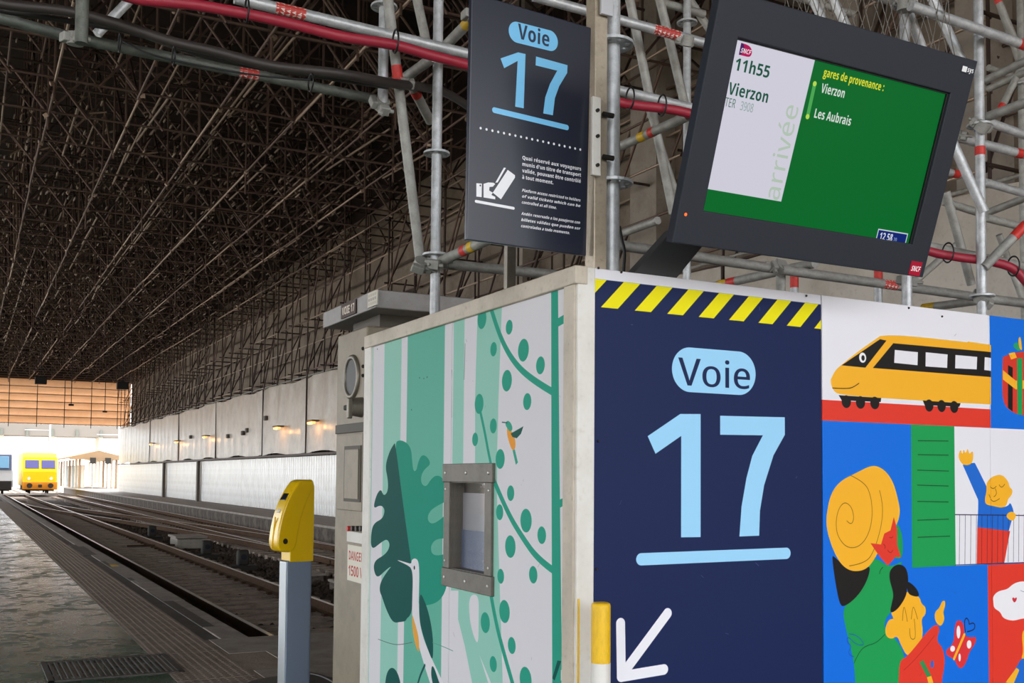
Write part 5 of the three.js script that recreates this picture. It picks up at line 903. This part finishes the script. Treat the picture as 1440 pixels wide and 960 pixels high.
// ---------------------------------------------------------------- ticket validator
{
  const t = thing('ticket_validator', 'ticket validator with yellow head on a grey post standing at the platform end', 'ticket machine', [2.06, 0, -7.1]);
  t.rotation.y = 0.19; t.scale.set(0.82, 0.972, 0.82);
  // outline from the side: x towards the user
  const post = new THREE.Shape(); post.moveTo(-0.115, -0.075); post.lineTo(0.085, -0.075); post.quadraticCurveTo(0.115, -0.075, 0.115, -0.045); post.lineTo(0.115, 0.045); post.quadraticCurveTo(0.115, 0.075, 0.085, 0.075); post.lineTo(-0.085, 0.075); post.quadraticCurveTo(-0.115, 0.075, -0.115, 0.045); post.closePath();
  part('post', new THREE.ExtrudeGeometry(post, { depth: 0.886, bevelEnabled: false, curveSegments: 8 }).rotateX(-Math.PI / 2), M.postGrey, t, 'blue grey post');
  part('edge_trim', rb(0.03, 0.886, 0.12, 0.008, -0.112, 0.443, 0), M.postTrim, t, 'pale metal strip');
  const h = new THREE.Shape(); h.moveTo(-0.095, 0.888); h.lineTo(0.112, 0.888); h.lineTo(0.112, 1.405); h.quadraticCurveTo(0.112, 1.435, 0.085, 1.438); h.lineTo(0.03, 1.435); h.quadraticCurveTo(-0.06, 1.3, -0.095, 1.05); h.closePath();
  part('head_back', new THREE.ExtrudeGeometry(h, { depth: 0.15, bevelEnabled: true, bevelSize: 0.006, bevelThickness: 0.006, bevelSegments: 3, curveSegments: 20 }).translate(0, 0, -0.075), M.yellowGloss, t, 'yellow upper housing');
  const f = new THREE.Shape(); f.moveTo(-0.165, 0.975); f.quadraticCurveTo(-0.205, 0.985, -0.2, 1.04); f.quadraticCurveTo(-0.175, 1.27, -0.03, 1.425); f.quadraticCurveTo(-0.01, 1.443, 0.03, 1.443); f.lineTo(0.088, 1.443); f.quadraticCurveTo(0.1, 1.43, 0.085, 1.4); f.quadraticCurveTo(-0.02, 1.24, -0.05, 1.05); f.quadraticCurveTo(-0.058, 0.975, -0.1, 0.97); f.closePath();
  const fg = new THREE.ExtrudeGeometry(f, { depth: 0.13, bevelEnabled: true, bevelSize: 0.02, bevelThickness: 0.02, bevelSegments: 5, curveSegments: 24 }).translate(0, 0, -0.065);
  part('head_front', fg, M.yellowGloss, t, 'rounded yellow front shell');
  const at = (x, y, a, g, m, name, l) => { const p = part(name, g, m, t, l); p.position.set(x, y, 0); p.rotation.z = a; return p; };
  at(-0.112, 1.345, -0.66, rb(0.012, 0.075, 0.1, 0.004), M.darkGlass, 'display', 'dark display window');
  at(-0.068, 1.398, -0.76, rb(0.014, 0.03, 0.06, 0.004), M.redPlastic, 'light', 'red indicator');
  at(-0.214, 1.09, -0.12, rb(0.012, 0.22, 0.012, 0.004), M.yellowPaint, 'ticket_slot');
  at(-0.17, 1.24, -0.42, rb(0.014, 0.03, 0.05, 0.004), M.whitePaint, 'pictogram', 'white pictogram plate');
  const lk = part('lock', new THREE.CylinderGeometry(0.02, 0.02, 0.01, 18).rotateX(Math.PI / 2), M.boltDark, t); lk.position.set(-0.148, 1.03, 0.086);
  part('seam', rb(0.212, 0.006, 0.154, 0.002, 0.004, 0.888, 0), M.rubber, t);
  part('foot_plate', new THREE.CylinderGeometry(0.4, 0.41, 0.014, 40).translate(0, 0.007, 0), M.asphalt, t, 'round floor plate');
  part('key_plate', rb(0.1, 0.02, 0.06, 0.005, -0.2, 0.018, 0.08), M.rubber, t);
  const cb = thing('floor_cable', 'dark cable running along the floor beside the ticket validator', 'cable', [0, 0, 0]);
  part('strand', hose([[2.243,.015,-7.475],[2.305,.015,-7.296],[2.321,.015,-7.086],[2.298,.015,-6.799]], 0.012, 40, 8), M.cableBlack, cb);
}
// ---------------------------------------------------------------- electrical cabinet
{
  const n = [2.037,2.313,-5.672], f = [2.037,2.326,-6.203];
  const z1 = n[2], z0 = f[2], x = 2.037, W = 0.75, top = 2.32, cz = (z0 + z1) / 2, D = z1 - z0;
  const t = thing('electrical_cabinet', 'beige metal electrical cabinet with overhanging roof and danger notice behind the hoarding', 'cabinet', [x, 0, cz]);
  part('body', metres(rb(W, top, D, 0.012, W / 2, top / 2, 0)), M.cabinet, t);
  const rf = [2.043,2.396,-5.494], r0 = [2.027,2.402,-6.464];
  part('roof', metres(rb(1.0, 0.105, r0[2] - rf[2] < 0 ? rf[2] - r0[2] : 1, 0.008, 0.5 - 0.015, 2.45, (rf[2] + r0[2]) / 2 - cz)), M.cabinetRoof, t, 'overhanging flat roof');
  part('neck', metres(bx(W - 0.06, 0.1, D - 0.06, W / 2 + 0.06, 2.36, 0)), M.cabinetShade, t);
  // things on the side that faces the platform
  const on = (name, list, depth, m, label, out = 0.0) => { // rectangle from four pixels already in the plane
    const zs = list.map((p) => p[2]), ys = list.map((p) => p[1]); const a = Math.min(...zs), b = Math.max(...zs), c = Math.min(...ys), d = Math.max(...ys);
    return part(name, metres(rb(depth, d - c, b - a, Math.min(0.004, depth / 3), -depth / 2 - out, (c + d) / 2, (a + b) / 2 - cz)), m, t, label);
  };
  on('seam', [[2.037,1.762,-6.187],[2.037,1.748,-5.636],[2.037,1.707,-5.634],[2.037,1.727,-6.185]], 0.012, M.cabinetShade);
  on('door_panel', [[2.037,1.698,-6.102],[2.037,1.692,-5.681],[2.037,1.252,-5.662],[2.037,1.247,-6.08]], 0.02, M.cabinet);
  on('inset_panel', [[2.02,1.625,-5.968],[2.02,1.627,-5.691],[2.02,1.3,-5.676],[2.02,1.302,-5.952]], 0.008, M.cabinetShade, null, 0.018);
  on('inset_face', [[2.02,1.607,-5.941],[2.02,1.607,-5.714],[2.02,1.316,-5.701],[2.02,1.319,-5.927]], 0.01, M.cabinet, null, 0.022);
  on('nameplate_strip', [[2.02,1.104,-5.943],[2.02,1.124,-5.633],[2.02,1.08,-5.631],[2.02,1.061,-5.941]], 0.01, M.whitePaint);
  for (const q of [[2.02,1.139,-5.905],[2.02,1.143,-5.829],[2.02,1.146,-5.755],[2.02,1.15,-5.682]]) { part('button', moved(new THREE.CylinderGeometry(0.016, 0.016, 0.02, 14).rotateZ(Math.PI / 2), -0.012, q[1], q[2] - cz), q[2] > cz + 0.05 ? M.boltDark : M.redPlastic, t); }
  const kb = [[2.037,2.04,-5.908]][0], pr = 0.118;
  part('porthole_ring', new THREE.TorusGeometry(pr, 0.016, 10, 36).rotateY(Math.PI / 2).translate(-0.004, kb[1], kb[2] - cz), M.steel, t);
  part('porthole_glass', new THREE.CylinderGeometry(pr, pr, 0.012, 36).rotateZ(Math.PI / 2).translate(-0.003, kb[1], kb[2] - cz), M.smokedGlass, t, 'round dark window');
  const kn = [[2,1.85,-5.742]][0]; part('handle_boss', new THREE.CylinderGeometry(0.05, 0.06, 0.07, 20).rotateZ(Math.PI / 2).translate(-0.035, kn[1], kn[2] - cz), M.steel, t); part('handle', rb(0.03, 0.12, 0.03, 0.008, -0.08, kn[1] - 0.01, kn[2] - cz + 0.02), M.steel, t); part('keeper', rb(0.03, 0.03, 0.14, 0.008, -0.06, kn[1], kn[2] - cz - 0.04), M.rubber, t);
  for (const q of [[2.037,2.191,-5.727],[2.037,2.087,-5.722],[2.037,2.033,-5.72],[2.037,1.742,-6.131]]) part('bolt', new THREE.SphereGeometry(0.011, 10, 8).translate(-0.002, q[1], q[2] - cz), M.boltDark, t);
  const fp = [[2.02,2.458,-6.102],[2.02,2.459,-5.777],[2.02,2.383,-5.774],[2.02,2.409,-6.1]], fw = fp[1][2] - fp[0][2], b1 = new Board(0.36, 0.1, 900).fill('#3a2a22'); b1.rect(0.006, 0.006, 0.354, 0.094, '#4a362b'); b1.text('VOIE 17', [0.03, 0.078], [0.33, 0.078], 0.056, '#e8ddcc');
  const pl = (name, w, h, mtl, y, z, x0, label) => { const m = part(name, faced(w, h, 0.008, 0.001), mtl, t, label); m.rotation.y = -Math.PI / 2; m.position.set(x0, y, z - cz); return m; };
  const c1 = [[2.02,2.432,-5.941]][0]; pl('number_plate', 0.27, 0.085, b1.material(), 2.45, c1[2], -0.02, 'dark plate reading VOIE 17');
  const b2 = new Board(0.17, 0.09, 900).fill('#d9d4c8'); for (let i = 0; i < 3; i++) for (let j = 0; j < 4; j++) b2.rect(0.012 + j * 0.038, 0.012 + i * 0.026, 0.04 + j * 0.038, 0.028 + i * 0.026, i === 1 ? '#a99f92' : '#c2baac');
  const c2 = [[2.02,2.427,-5.525]][0]; pl('label_plate', 0.15, 0.085, b2.material(), 2.45, c2[2], -0.02, 'white label');
  const b3 = new Board(0.3, 0.3, 900).fill('#e6dfd0'); b3.text('DANGER', [0.02, 0.125], [0.28, 0.125], 0.075, '#b8352c').text('1500 V', [0.02, 0.255], [0.28, 0.255], 0.085, '#b8352c');
  const d = [[2.03,1.046,-5.917],[2.03,1.066,-5.658],[2.03,.848,-5.648],[2.03,.836,-5.92]], dw = Math.abs(d[1][2] - d[0][2]);
  pl('danger_notice', 0.29, d[0][1] - d[3][1], b3.material(), (d[0][1] + d[3][1]) / 2, d[0][2] + 0.145, -0.008, 'white notice reading DANGER 1500 V in red');
}

// the light that the screen gives off
{
  const s = new THREE.RectAreaLight(0xbfe6c8, 0.5, 0.9, 0.5), e = [0.0002,0.3252,0.0000], c = [2.478,2.54,-2.486];
  s.rotation.order = 'YXZ'; s.position.set(c[0], c[1] - 0.01, c[2] + 0.06); s.rotation.set(-e[1], e[0] + Math.PI, 0); s.name = 'screen_light'; scene.add(s);
}
renderer.render(scene, camera);
